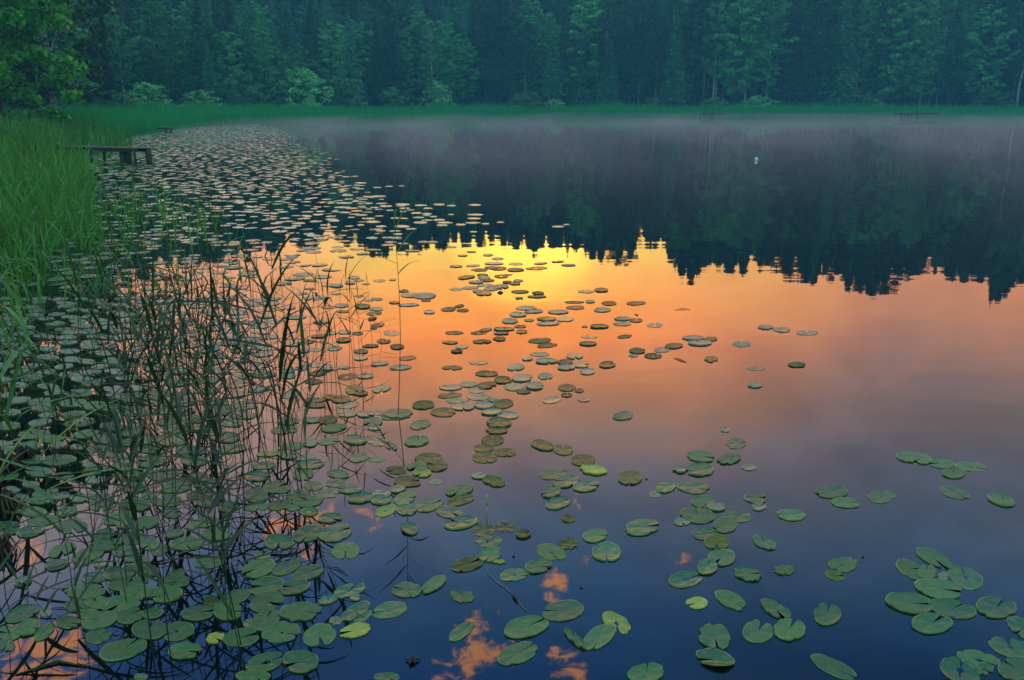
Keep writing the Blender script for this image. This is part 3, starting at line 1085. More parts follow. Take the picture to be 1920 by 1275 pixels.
#  blocks: (x0, y0, scale, [(cx, cy, w, h, tilt, flags...)]) traced in enlarged crops of the photograph
#  flags: number = where the notch points in the picture (deg, anticlockwise), r ragged, y yellow, o olive from the backlight, f folded, d dark
PADS = [
(920, 780, 2.575, """635 5 95 30 0;250 143 110 48 -8 350 o;350 165 98 50 -3 90 o;447 215 118 60 0 270 o;495 263 130 44 -5 r y;303 280 140 55 8 10
365 318 128 58 8 180;460 342 130 48 5 0;290 372 95 52 5 r;325 422 120 58 8 20;672 300 118 68 0 265 o;375 496 70 38 0 r o;157 573 75 42 0 r o
375 617 95 58 0 r o;292 658 148 80 -8 300;505 581 118 60 5 0;560 660 142 90 0 270;733 540 170 78 5 5;232 728 132 62 8 350;112 768 145 60 5 355
350 943 205 98 5 180;172 1022 215 100 8 25;130 1150 200 105 12 35;405 1078 110 96 -30 45 r;523 1070 160 120 15 270;607 1000 140 105 -15 250 y
750 1245 175 90 5 90;1133 67 45 25 0;1186 133 105 55 0 r;1015 198 135 50 -5 350;1150 210 120 50 5 r;1248 250 75 28 0;910 262 68 28 -5 r
1008 262 135 62 0 r;845 347 100 52 5 r;793 379 62 34 0 r d;980 346 160 60 -3 345;1280 397 110 50 -3 0;1295 440 72 38 0 r;1025 415 112 58 0 300
1090 443 90 36 -3 0;998 482 170 75 -5 100;1192 483 145 56 -3 90;925 513 82 40 0 r;1130 530 115 70 0 200;1030 570 115 56 0 10;1092 610 122 72 0 270 o
1115 687 132 75 0 225;1040 732 108 72 0 60 f;940 790 165 78 5 15;1320 613 115 65 -15 90;1243 768 135 62 -8 r;995 905 105 55 0 y;1158 892 150 90 -15 320
1080 1070 158 125 -5 275;1085 1182 190 108 -10 180 f;1290 1042 150 108 0 60"""),
(1400, 780, 2.575, """780 200 110 50 -5 r;845 208 100 50 -10 200;940 232 130 42 -3 180;1082 246 145 46 -3 350;1000 277 118 46 0 120;408 368 160 60 -2 r
475 421 138 48 -5 0;650 390 134 62 0 90;1003 372 148 58 -12 330;1230 407 140 54 -12 40;215 480 140 52 -3 180;182 746 103 46 0 r;463 719 143 70 0 210
428 772 105 48 -10 0 o;905 690 185 82 -20 300;790 740 140 98 -15 0;870 755 90 68 0 90;1057 780 170 108 -10 95;950 775 60 42 0 r;927 838 230 92 -8 350
787 908 235 92 -8 355;990 933 235 92 -8 20;1203 927 198 100 -3 35;893 1005 200 95 0 30;140 937 155 88 -20 280;388 960 134 98 0 80
208 1033 155 103 0 r 60;420 1215 235 100 -20 330;1335 1030 170 110 -20 200;1275 1120 215 98 -10 100;1120 1178 220 92 -10 r;1030 1230 200 120 -10 60
1298 1222 170 112 0 150;1145 1225 100 50 0 r"""),
(440, 780, 2.575, """258 25 108 40 0;372 22 75 25 0;450 22 90 42 5 o;240 70 130 38 3;480 60 122 38 6;667 32 95 42 3;673 58 62 25 0;780 5 150 28 3 r;897 43 100 46 8 300
360 133 75 38 0 r;455 123 115 36 6;582 117 115 42 -3;693 122 105 50 0 270;878 124 120 48 5 60;757 150 60 28 -10;270 150 125 40 6;160 185 110 25 3 y
255 190 95 40 -5;340 203 95 38 5;600 202 95 44 5;685 208 88 32 0;935 206 135 46 3 o;978 242 100 52 3 o;880 248 100 40 0;778 263 100 40 0 o
905 278 90 40 0 y;835 318 130 50 -2 0 o;970 320 65 30 0;362 236 140 46 5;332 285 105 56 3 270;500 282 108 38 -3;140 240 120 35 3;110 293 125 46 3
205 345 135 60 0;380 338 95 48 0 250;485 325 95 42 5;450 375 110 45 3;552 355 112 42 0 180;305 382 110 48 5;105 385 115 68 0;355 415 145 50 5
105 440 110 40 0;215 430 120 46 8;275 445 80 28 0;360 462 92 42 0 d;462 495 115 44 3;610 398 128 46 6;708 375 98 38 0;785 355 78 34 5
705 408 100 46 0;822 400 110 62 10;730 458 110 56 12 y;828 455 102 52 0 280;940 432 140 62 10;1085 362 138 50 8;1090 408 135 48 10 o;1035 465 130 60 -5 330
1090 517 160 62 8 170;840 548 92 60 0 f;355 570 155 80 10;490 567 155 84 8 20;212 610 140 74 0 270;536 653 138 80 3 275;1245 117 112 50 0 90 o;1275 35 120 48 0 o
1265 72 105 34 0 o;1205 155 98 40 0 o;1208 202 122 54 0 300 o;1305 177 110 40 0 o;1180 292 74 28 0;1252 317 110 48 -8 o;1200 548 110 68 0 90 o
1305 537 100 54 -5 275 o;1228 605 135 56 3 40;1232 672 108 70 8 250;1125 717 158 68 8 20 o;1275 705 70 18 0 y r;830 843 145 70 0 170;960 817 125 76 20 220
1100 872 118 62 -5 r;1097 1040 128 88 20 60;555 843 160 68 10 r;582 880 55 33 0 r;450 890 100 38 10 r;585 945 145 86 20;620 970 90 58 20;748 938 170 80 8 190
487 990 65 42 0 r;580 1040 160 70 10 y r;410 1062 160 113 5 290;115 740 160 88 10;250 730 145 74 15;350 762 160 70 12;150 822 170 85 8;288 830 155 65 8
155 900 165 98 8;320 948 205 90 5 r;150 985 140 98 10;225 1045 190 100 5 350;75 1005 70 48 0 r;150 1190 190 92 10;317 1190 175 103 0 200
90 1260 170 50 0;735 1265 125 40 0;135 680 85 40 0 r"""),
(0, 780, 2.575, """520 113 135 44 2;640 130 120 35 0;710 120 90 50 0;375 152 75 25 0;280 145 70 33 0;520 188 110 30 0;595 215 95 38 0;590 250 115 40 0
660 50 100 25 0;430 237 65 25 0;300 290 120 34 5;460 312 98 38 0;150 335 85 28 0;55 360 90 33 0;90 400 100 42 3;220 372 130 38 8;185 410 120 33 0
290 388 100 33 5;475 370 100 30 0;490 410 135 56 -3;485 435 120 50 0;640 345 130 46 0;720 385 70 38 0;380 400 90 38 0;45 440 85 38 0;60 460 90 24 0 y
325 465 105 43 8;215 507 165 46 8;570 495 145 62 8;345 535 160 66 0;700 520 130 58 8;150 560 140 46 8 d;600 525 90 38 0;640 590 115 68 5 270;495 578 125 52 12
515 628 155 48 8;720 620 100 58 0;765 645 90 66 0;600 655 120 52 5;300 650 140 62 15;272 722 120 46 10;440 665 130 58 5;395 690 100 58 0;660 705 120 62 5
480 715 60 46 0 r;995 515 125 46 6;960 300 90 48 0;1000 330 130 44 5;1120 160 140 40 5;970 380 140 48 6 o;1100 440 90 52 0;1000 420 110 38 0
1040 575 140 54 0;840 570 100 38 8;900 620 160 66 3;1015 708 150 56 8;930 530 60 38 0;830 470 90 48 0;110 803 90 42 10;460 780 140 54 5;580 760 160 68 8
715 752 110 46 0;835 780 120 72 20;420 853 185 68 3;620 810 200 60 8;665 855 170 68 3;800 865 165 72 3;350 835 110 48 0 r;860 800 110 58 0;470 905 120 54 0
580 910 200 72 5;370 920 120 58 0;110 955 170 78 15;220 950 60 55 0;45 1050 110 68 0;140 1025 120 74 10;215 1045 100 82 20;30 1110 90 58 0
330 1000 120 56 0 d;430 960 110 54 0;485 990 180 82 12;625 965 140 78 5;740 955 100 48 8;475 1065 125 72 5;720 1035 165 92 0 60;855 1040 165 92 5 200
595 1130 235 98 10;895 1140 160 72 5 350;960 955 165 66 5;1040 1075 90 52 8 y r;1100 945 140 88 0;1135 880 150 78 15;1020 900 80 48 0 o;1165 1070 180 88 5;680 1265 70 25 0"""),
(400, 440, 3.036, """1085 322 55 20 0;1120 345 110 28 0;1200 350 140 34 0;1210 375 60 16 0;1110 402 120 13 2;1030 388 60 13 0;1228 442 65 23 0;930 368 70 13 0
880 375 60 12 0;830 350 60 13 0;620 240 110 22 0;550 262 80 14 0;800 245 70 20 0;830 262 60 18 0;870 280 50 11 0;945 262 70 22 0;1020 257 40 9 0
700 292 80 18 0;780 275 60 18 0;550 310 60 11 0;650 290 60 16 0;700 338 60 9 0;650 412 80 26 0;730 405 80 22 0;735 438 75 17 0;850 410 90 34 0
930 425 80 18 0;915 450 90 22 3;935 515 80 24 5;912 532 40 13 0;905 480 50 14 10;610 500 90 14 0;1015 562 90 30 0;745 555 80 24 0;820 563 70 22 0
600 580 90 17 3;670 562 80 17 3;545 612 80 22 5;740 602 85 26 3;970 608 80 26 0;690 648 90 28 3;840 665 85 25 0;895 635 95 17 2;1045 640 80 28 0
580 655 70 26 0;510 662 70 23 0;840 700 85 32 3;945 735 105 25 3 180;1108 703 98 26 5;1062 758 130 28 3 r;745 757 70 23 0;650 760 70 28 0
600 790 90 32 5;570 837 105 31 0 20;760 810 120 38 5;865 808 95 25 2;585 745 90 23 0;425 775 90 38 0;420 805 100 33 0;500 760 80 28 0;440 910 130 40 8
800 885 100 56 3;840 905 80 28 0;665 928 90 28 0;578 942 120 28 0;728 940 115 43 0;575 970 130 33 -3;765 972 140 34 5;960 880 110 40 10 r;1050 1020 175 53 2 r
760 1020 110 43 0;865 1025 100 34 0;930 1015 90 28 0;1195 972 125 46 3 o"""),
(800, 420, 3.356, """155 146 65 11 0;228 200 65 11 0;280 176 60 9 0;388 197 65 12 0;448 220 78 20 0;825 238 80 11 2;892 260 90 11 0;718 249 85 12 3;290 263 90 13 3
185 268 80 11 0;425 250 120 14 0;560 253 90 16 0;330 290 110 20 0;450 280 110 24 0;560 290 110 22 0;690 280 140 22 2;405 275 90 18 0;250 337 110 22 5
350 322 70 15 0;470 330 90 30 0;510 320 60 11 0;360 340 80 22 0;380 357 90 16 0;310 367 95 18 0;508 367 60 13 0;575 358 65 16 0;555 377 70 15 0
372 388 105 20 0;185 412 85 20 0 r;275 402 110 18 2;465 397 105 25 3;400 412 90 18 0;325 425 75 16 0;360 440 100 23 0;585 428 110 20 0;700 437 75 18 0
693 458 120 16 0;582 468 50 7 0;140 537 95 28 3;205 518 65 24 10;228 544 80 20 0;1003 426 105 20 0;1099 418 88 24 0;930 493 125 15 0;1030 490 60 16 0 r
1148 500 98 28 0;1315 500 125 24 2;938 527 115 26 0;1104 541 105 30 0;628 530 130 26 0;675 552 120 22 3;575 571 108 30 0;827 555 130 24 0
752 600 120 25 0;765 628 145 24 2;872 600 110 32 2;525 612 105 34 0 r;645 606 62 16 0 r;588 646 78 17 0;600 680 72 24 0 r;1232 598 105 20 0;1318 608 85 24 0
1230 630 118 23 0;1435 637 100 30 0 90;995 647 38 18 0 d;1087 648 118 24 0;170 686 115 20 0;330 685 110 25 5;370 668 85 22 8;485 663 135 22 0
470 690 95 16 0;147 748 100 20 0 r;348 742 118 23 0;460 725 80 26 0 r;222 772 82 28 2;190 805 75 16 0 r;713 735 150 32 3;755 765 130 30 5 r
1022 711 105 17 0;1015 756 110 23 0;1245 709 95 22 5;710 820 125 29 0;633 852 70 20 0 r;932 835 104 34 0 300;752 866 135 32 0;870 870 100 34 0
972 886 100 42 0;878 905 118 34 0 r;1010 930 98 40 0;1137 888 106 40 3;325 875 118 24 0 r;162 906 128 28 0;560 903 112 42 3 260;378 944 145 36 0
1325 800 110 38 0 r;1425 832 110 34 0;1480 793 100 34 0;1552 770 115 34 3;1300 830 60 18 0 r;1680 720 140 25 0;1720 750 150 36 0;1790 725 80 28 0
1790 853 90 38 0 r;478 985 115 44 0;600 973 132 44 3;262 1010 115 36 0;150 1031 145 34 0;380 1018 120 40 5;318 1047 110 36 0;552 1027 130 48 0;680 1022 115 44 0
745 960 95 44 0 r;610 1058 90 24 0;882 1032 112 46 0 350 o;960 1050 60 23 0 o;880 1078 70 23 0;988 1110 78 19 0 r;787 1109 118 42 5 20;145 1080 155 38 4
190 1112 150 36 0;330 1090 150 40 0;420 1110 60 22 0 r;358 1142 120 44 0;482 1133 128 56 3;225 1155 155 40 0;105 1187 158 54 0 350 o;410 1185 135 38 3
510 1205 140 46 -3;1235 1208 125 54 5 200"""),
(1240, 420, 2.8235, """553 548 82 25 0 r;635 560 92 28 -3;772 577 118 25 0 90;425 636 98 30 0 85;500 766 98 19 0;718 747 98 25 0;495 856 80 26 0 d"""),
(400, 200, 3.4286, """1055 520 55 11 0;1130 514 50 10 0;1210 510 40 10 0;1060 578 110 11 0;990 580 60 11 0;860 570 80 9 0;915 603 40 9 0;1000 660 40 10 0
840 620 110 11 0;830 648 110 11 0;790 505 70 12 0;865 507 50 11 0;945 492 78 12 0;825 550 35 8 0;1215 630 90 12 0;1110 640 80 11 0;1335 635 80 10 0
1450 630 80 13 0;1530 638 60 11 0;1380 655 60 10 0;1230 655 70 10 0;1135 667 50 11 0;1220 675 45 10 0;1680 633 78 11 0;1685 695 105 10 0;1675 720 85 11 0
1370 700 50 14 0;1415 708 50 11 0;1527 694 42 11 0;1450 730 75 12 0;1490 748 100 12 0;1590 760 65 13 0;1470 765 70 11 0;1670 748 100 11 0;1750 755 50 10 0
1845 744 48 12 0;1672 805 48 11 0;1075 800 62 11 0;1185 820 60 11 0;1330 745 90 20 0;1210 770 100 16 0;1080 772 70 13 0;1020 845 75 14 0;1120 843 70 12 0
1180 846 70 12 0;1350 872 70 14 0;1410 872 70 14 0;1140 873 80 10 0;1220 880 75 11 0;1280 928 100 11 0;1030 920 100 11 0;2215 772 75 11 0;2270 760 40 9 0"""),
]

# where each pad lies, named by what can be found in the picture: (x0, x1, y0, y1, words)
ZONES = [
(1640, 1925, 1020, 1170, 'in the raft low at the right'), (1740, 1925, 1150, 1280, 'in the bottom right corner'), (1670, 1860, 835, 900, 'in the row near the right edge'),
(1750, 1925, 900, 960, 'below that row near the right edge'), (1500, 1700, 900, 960, 'in the loose trio on blue water right of centre'),
(1380, 1625, 1040, 1100, 'between the right raft and the middle string'), (1500, 1640, 1100, 1280, 'on dark blue water at the bottom right'),
(1300, 1510, 1100, 1280, 'in the group at the bottom, right of centre'), (1245, 1450, 965, 1100, 'in the lower end of the middle string'),
(1210, 1520, 840, 965, 'in the upper end of the middle string'), (1330, 1420, 790, 840, 'in the pair above the middle string'),
(1380, 1540, 600, 740, 'on the mauve water right of the orange glow'), (1170, 1360, 620, 690, 'in the short row right of the glow'),
(1140, 1270, 590, 680, 'in the small patch right of the glow'), (1080, 1240, 530, 590, 'in the upper patch right of the glow'),
(840, 1130, 430, 575, 'in the brightest yellow reflection'), (920, 1140, 575, 660, 'just below the yellow reflection'), (820, 920, 575, 665, 'left below the yellow reflection'),
(960, 1180, 650, 770, 'on the orange water at the centre'), (820, 960, 665, 720, 'above the curved central raft'), (780, 985, 715, 780, 'in the top of the curved central raft'),
(880, 985, 775, 870, 'in the lower tail of the curved central raft'), (990, 1110, 815, 870, 'in the pair right of the curved raft tail'),
(1000, 1210, 845, 960, 'in the group below the centre'), (1040, 1260, 770, 870, 'alone on open water right of the curved raft'), (1060, 1240, 955, 1060, 'in the scattered trio under the centre group'),
(930, 1080, 955, 1100, 'in the chain below left of centre'), (840, 970, 960, 1070, 'around the yellow shoot'), (930, 1190, 1090, 1230, 'by the orange cloud reflections at the bottom'),
(820, 930, 1080, 1210, 'left of the cloud reflections at the bottom'), (900, 1260, 1200, 1280, 'at the bottom edge near the middle'), (700, 840, 1080, 1130, 'in the touching pair on blue water'),
(700, 960, 860, 1010, 'in the long string left of centre'), (720, 880, 780, 860, 'under the tall hooked reed'), (600, 800, 560, 700, 'left of the glow among thin stems'),
(560, 790, 690, 790, 'around the foot of the tall hooked reed'), (580, 740, 790, 900, 'in the crossing dark stems, left of centre'), (590, 720, 880, 1000, 'above the orange cloud left of centre'),
(590, 700, 990, 1060, 'alone on blue water beside the left mass'), (580, 760, 1080, 1220, 'in the tattered row at the edge of the left mass'), (440, 620, 780, 870, 'among thin stems, upper part of the left mass'),
(440, 640, 860, 950, 'above the cloud in the left mass'), (440, 640, 950, 1040, 'over the cloud reflection in the left mass'), (440, 620, 1040, 1120, 'on the right rim of the left mass'),
(440, 640, 1120, 1280, 'in the bottom right part of the left mass'), (0, 120, 780, 900, 'by the dark roots at the left edge'), (0, 150, 900, 1120, 'by the cloud at the left edge'), (0, 130, 1110, 1280, 'in the cluster in the bottom left corner'),
(120, 280, 780, 920, 'in the upper left of the left mass'), (280, 440, 780, 920, 'behind the tall dark reeds of the left mass'), (120, 290, 920, 1060, 'in the middle left of the left mass'),
(280, 440, 920, 1060, 'between the tall dark reeds of the left mass'), (120, 300, 1060, 1280, 'in the lower raft of the left mass'), (300, 440, 1060, 1280, 'at the foot of the tall dark reeds'),
(400, 560, 560, 790, 'among the tangled reeds'), (0, 2000, 0, 480, 'on the dark water before the far trees'), (0, 2000, 480, 600, 'among the small pads left of the glow'), (0, 2000, 600, 1300, 'elsewhere among the left pads')]


def pad_shape(segs, notch, ragged, g):
    """Unit outline radius per angle; the notch opens at angle 0."""
    half = R(g.choice((2.5, 3.5, 5, 8, 11))) if notch else 0.0
    out = []
    ph = [g.uniform(0, 6.28) for _ in range(4)]
    point = g.choice((0, 0, .04, .08))
    for k in range(segs):
        a = half + (2 * math.pi - 2 * half) * k / (segs - 1) if notch else 2 * math.pi * k / segs
        r = 1 + 0.018 * math.sin(3 * a + ph[0]) + 0.012 * math.sin(7 * a + ph[1])
        r *= 1 + point * max(0.0, -math.cos(a)) ** 6
        if notch:   # rounded lobes either side of the sinus
            e = min(a - half, 2 * math.pi - half - a)
            r *= 1 - 0.10 * math.exp(-(e / 0.12) ** 2)
        if ragged:
            r *= 1 + 0.035 * math.sin(9 * a + ph[2]) * math.sin(2 * a + ph[3]) - (g.uniform(.06, .24) if g.random() < .16 else g.uniform(0, .035))
        elif g.random() < .05:
            r *= g.uniform(.88, .97)
        out.append((a, r))
    return out


def pad_mesh(to_world, center, mat, g, ragged=False, fold=False, rot=0.0, zoff=0.0, segs=30):
    """to_world(u, v): unit disc -> world point on the water. Local coordinates are taken from center."""
    sh = pad_shape(segs, True, ragged, g)
    rings = [0.34, 0.68, 0.93, 1.0]
    V, UV, Fc = [], [], []
    apex = 0.12
    lift = g.choice((.0005, .001, .002, .004))
    ph = g.uniform(0, 6.28)
    size = (to_world(1, 0) - to_world(-1, 0)).length * .5
    tilt = (g.uniform(-.008, .008), g.uniform(-.008, .008))
    foldz = g.uniform(.15, .25)

    def P(u, v, z):
        ur = u * math.cos(rot) - v * math.sin(rot)
        vr = u * math.sin(rot) + v * math.cos(rot)
        q = to_world(ur, vr) - center
        z2 = z + zoff + (tilt[0] * u + tilt[1] * v) * size
        if fold and v > 0.25:
            z2 += (v - .25) * size * foldz
            q = q * (1 - (v - .25) * .35)
        return (q.x, q.y, z2)
    V.append(P(apex * .5, 0, 0.0))
    UV.append((0, 0))
    for ri, rr in enumerate(rings):
        for a, r in sh:
            rad = rr * (r if ri > 1 else 1 + (r - 1) * rr)
            u, v = math.cos(a) * rad, math.sin(a) * rad
            if ri < 2:
                u += apex * .5 * (1 - rr)
            z = 0.0035 + 0.0012 * math.sin(5 * a + ph) * rr + (lift if ri == 3 else lift * .3 if ri == 2 else 0)
            z -= 0.002 * math.exp(-(v / .06) ** 2) if u < 0 else 0
            V.append(P(u, v, z))
            UV.append((u if abs(u) + abs(v) else 0, v))
    base = len(V)
    for a, r in sh:   # the rim turns down into the water
        u, v = math.cos(a) * r * .985, math.sin(a) * r * .985
        q = P(u, v, 0)
        V.append((q[0], q[1], q[2] - 0.005 if not fold else q[2] - .002))
        UV.append((u, v))
    n = len(sh)
    for k in range(n - 1):
        Fc.append([0, 1 + k, 2 + k])
    for ri in range(len(rings)):
        o0 = 1 + ri * n
        o1 = o0 + n
        for k in range(n - 1):
            Fc.append([o0 + k, o1 + k, o1 + k + 1, o0 + k + 1])
    me = mesh_from('lily_pad', V, Fc, mat, True)
    uvl = me.uv_layers.new(name='UVMap')
    idx = np.zeros(len(me.loops), dtype=np.int32)
    me.loops.foreach_get('vertex_index', idx)
    uvl.data.foreach_set('uv', np.array(UV, dtype=np.float32)[idx].ravel())
    return me


pads = []
for x0, y0, sc, txt in PADS:
    for ent in txt.replace('\n', ';').split(';'):
        tk = ent.split()
        cx, cy, pw, ph_, tl = map(float, tk[:5])
        fl = [q for q in tk[5:] if not q.lstrip('-').isdigit()]
        no = [float(q) for q in tk[5:] if q.lstrip('-').isdigit()]
        pads.append(dict(x=x0 + cx / sc, y=y0 + cy / sc, w=pw / sc, h=ph_ / sc, t=tl, fl=fl, no=no[0] if no else None))
# the crowded carpet between the reeds, where single outlines cannot be traced
crowd = [(at(q['x'], q['y']), q['w'] * .5 / F_PX * at(q['x'], q['y']).length) for q in pads]
for q_ in range(5200):
    px, py = rnd.uniform(3, 560), rnd.uniform(560, 1010)
    if px > np.interp(py, [560, 700, 780, 850, 1010], [520, 500, 470, 420, 280]):
        continue
    c_, r_ = at(px, py), rnd.uniform(.082, .118)
    if c_.y < 10 and all((c_ - a).length > .80 * (r_ + b) for a, b in crowd if abs(a.y - c_.y) < .3):
        crowd.append((c_, r_))
        w_ = 2 * r_ * F_PX / (c_ - cam.location).length
        pads.append(dict(x=px, y=py, w=w_, h=w_ * math.sin(R(elev_of(px, py))) * rnd.uniform(.85, 1.0), t=rnd.uniform(-4, 8), fl=[], no=None))
print('pads in all', len(pads))
for q in pads:     # keep far outlines true discs: the height follows from the view
    th = math.sin(R(elev_of(q['x'], q['y'])))
    if q['y'] < 640:
        q['h'] = min(q['h'], q['w'] * th * 1.25)
    q['area'] = q['w'] * q['h']
pads.sort(key=lambda q: -q['area'])


def pad_world(q):
    tr = R(q['t'])
    ct, st = math.cos(tr), math.sin(tr)

    def f(u, v):
        a, b = u * q['w'] / 2, v * q['h'] / 2
        return at(q['x'] + a * ct + b * st, q['y'] - (-a * st + b * ct) * 1.0 - 2 * a * st if False else q['y'] - (a * st + b * ct))
    return f


N_IND = 300
placed = []
byzone = {}
FAR_V, FAR_F, fo = [], [], 0
FAR_M = []
for i, q in enumerate(pads):
    f = pad_world(q)
    c = at(q['x'], q['y'])
    q['c'] = c
    g = random.Random(100 + i)
    # notch angle: given in the picture, in the ellipse's own unit circle
    if q['no'] is not None:
        a = R(q['no'] - q['t'])
        rot = math.atan2(math.sin(a) / (q['h'] / 2), math.cos(a) / (q['w'] / 2))
    else:
        rot = g.uniform(0, 6.28)
    mat = M['pad_y'] if 'y' in q['fl'] else M['pad_far'] if q['y'] < 478 else M['pad_o'] if ('o' in q['fl'] or (q['y'] < 760 and q['x'] > 560 and g.random() < .55)) else M['pad']  # many pads towards the glow take the backlit olive colour
    rag = 'r' in q['fl'] or g.random() < .05
    q['rag'] = rag
    zo = -0.002 + (i * 7 % 23) * 0.0003
    if i < N_IND:
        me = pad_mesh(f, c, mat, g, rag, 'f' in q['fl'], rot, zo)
        o = mesh_obj('lily_pad', me, None, c)
        q['o'] = o
        for zi, z in enumerate(ZONES):
            if z[0] <= q['x'] <= z[1] and z[2] <= q['y'] <= z[3]:
                byzone.setdefault(zi, []).append(q)
                break
    else:
        me = pad_mesh(f, Vector((0, 0, 0)), mat, g, rag, False, rot, zo, 18)
        nv = len(me.vertices)
        co = np.zeros(nv * 3, dtype=np.float32)
        me.vertices.foreach_get('co', co)
        FAR_V.append(co.reshape(-1, 3))
        FAR_F += [[v + fo for v in pl.vertices] for pl in me.polygons]
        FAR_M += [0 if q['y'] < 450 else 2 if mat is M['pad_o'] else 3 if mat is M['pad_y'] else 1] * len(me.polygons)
        fo += nv
        bpy.data.meshes.remove(me)
    placed.append((c.x, c.y, q['w'] / F_PX * c.length * .5))
for zi, qs in byzone.items():
    qs.sort(key=lambda q: q['x'])
    big = sorted(q['area'] for q in qs)
    for k, q in enumerate(qs):
        ad = 'yellowing ' if 'y' in q['fl'] else 'dark ' if 'd' in q['fl'] else ''
        ad += 'folded ' if 'f' in q['fl'] else 'ragged ' if q['rag'] else ''
        if not ad:
            ad = 'smooth green ' if 'o' not in q['fl'] else 'olive green '
        if len(qs) == 1:
            s = '%slily pad %s' % (ad, ZONES[zi][4])
        elif k == len(qs) - 1:
            s = '%slily pad, rightmost %s' % (ad, ZONES[zi][4])
        elif k == 0:
            s = '%slily pad, leftmost %s' % (ad, ZONES[zi][4])
        else:
            s = '%slily pad, %s %s' % (ad, ordinal(k), ZONES[zi][4])
        tag(q['o'], s, 'lily pad', 'lily pads floating on the lake')

# the countless smaller pads of the left bay, one ground cover
def cover(px, py):
    """How densely pads cover the water at a picture point (0..1)."""
    rows_ = [(228, 360, 470, 480), (240, 300, 500, 530), (255, 240, 515, 560), (275, 150, 520, 600), (300, 100, 560, 640), (340, 60, 620, 700), (380, 40, 690, 760), (410, 20, 700, 850),
             (440, 0, 690, 800), (480, 0, 600, 720), (560, 0, 590, 680), (650, 0, 560, 610), (720, 0, 520, 560), (780, 0, 440, 480), (850, 0, 120, 420), (1000, 0, 60, 200), (1300, 0, 40, 80)]
    ys = [r[0] for r in rows_]
    if py < ys[0] or py > 1000:
        return 0.0
    lo = np.interp(py, ys, [r[1] for r in rows_]) - 40
    d1 = np.interp(py, ys, [r[2] for r in rows_])
    d2 = np.interp(py, ys, [r[3] for r in rows_])
    if px < lo:
        return 0.8
    base = 0.90 if py < 400 else 0.93 if py < 620 else 0.9 if py < 790 else 0.45
    if px < d1:
        return base
    if px > d2:
        return 0.0
    return base * (1 - (px - d1) / (d2 - d1)) ** 1.3 * .8


cell = {}
def near_ok(x, y, r, k):
    cx_, cy_ = int(x / .35), int(y / .35)
    for i_ in (-1, 0, 1):
        for j_ in (-1, 0, 1):
            for (a, b, rr) in cell.get((cx_ + i_, cy_ + j_), ()):
                if (a - x) ** 2 + (b - y) ** 2 < (k * (r + rr)) ** 2:
                    return False
    cell.setdefault((cx_, cy_), []).append((x, y, r))
    return True


for a_, b_, r_ in placed:
    cell.setdefault((int(a_ / .35), int(b_ / .35)), []).append((a_, b_, r_))
n_far = 0
FV, FQ = [], []
for tries in range(46000):
    u = rng.random()
    # sample evenly over the bay's water
    Y = 2.5 + 82 * u ** 0.85
    X = rng.uniform(-30, 4)
    if X < -0.62 * Y - 1.5:
        continue
    px, py = px_of(X, Y)
    cv = cover(px, py)
    if cv <= 0 or rng.random() > cv:
        continue
    r = rng.uniform(0.075, 0.135)
    if not near_ok(X, Y, r, 0.86 if py < 560 else .88):
        continue
    if shore_dist(np.array([[X, Y]]))[0][0] > 0.3:
        continue
    g = rnd
    segs = 14 if Y < 14 else 9
    rot = g.uniform(0, 6.28)
    el_ = g.uniform(.72, 1.0)
    ea = g.uniform(0, 3.14)
    z = 0.002 + g.random() * .005
    tx, ty = g.gauss(0, .02), g.gauss(0, .02)
    vs = [(X, Y, z - .003)]
    for ring in ((.93, 0.000), (1.0, 0.0008), (.99, -.003)):
        for k in range(segs):
            a = R(12) + R(336) * k / (segs - 1)
            ux, uy = math.cos(a) * r * ring[0], math.sin(a) * r * ring[0] * el_
            dx = ux * math.cos(rot) - uy * math.sin(rot)
            dy = ux * math.sin(rot) + uy * math.cos(rot)
            vs.append((X + dx, Y + dy, z + ring[1] + dx * tx + dy * ty))
    FAR_V.append(np.array(vs, dtype=np.float32))
    for k in range(segs - 1):
        FAR_F.append([fo, fo + 1 + k, fo + 2 + k])
        for ri in range(2):
            p0 = fo + 1 + ri * segs + k
            FAR_F.append([p0, p0 + segs, p0 + segs + 1, p0 + 1])
    fo += len(vs)
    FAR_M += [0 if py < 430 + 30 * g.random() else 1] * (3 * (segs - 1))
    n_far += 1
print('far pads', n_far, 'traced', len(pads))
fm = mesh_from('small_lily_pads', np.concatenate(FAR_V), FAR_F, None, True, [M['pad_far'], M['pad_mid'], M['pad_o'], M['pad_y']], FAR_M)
tag(mesh_obj('small_lily_pads', fm), 'countless small pale lily pads carpeting the left bay', 'lily pads', kind='stuff')

# ------------------------------------------------------------------ single reeds standing in the water
def blade_mesh(base, az, L, wd, rise, droop, mat, g, segs=7, hook=False):
    """An arching strap leaf with a folded midrib; base relative to the reed's foot."""
    V, Fc = [], []
    p = Vector(base)
    ang = R(rise)
    d = Vector((math.cos(az), math.sin(az), 0))
    side = Vector((-math.sin(az), math.cos(az), 0))
    st = L / segs
    tw = g.uniform(-.5, .5)
    for k in range(segs + 1):
        t = k / segs
        wk = wd * .5 * (min(1, .45 + 2.2 * t)) * (1 - t ** 2.2) + .0005
        s2 = (side * math.cos(tw * t) + Vector((0, 0, 1)) * math.sin(tw * t))
        up = d.cross(s2).normalized() * wk * .35
        V += [tuple(p - s2 * wk + up), tuple(p), tuple(p + s2 * wk + up)]
        p = p + (d * math.cos(ang) + Vector((0, 0, 1)) * math.sin(ang)) * st
        ang -= R(droop) / segs * (0.4 + 1.2 * t)
    for k in range(segs):
        for j in (0, 1):
            a = k * 3 + j
            Fc.append([a, a + 1, a + 4, a + 3])
    return mesh_from('leaf', V, Fc, mat, True)


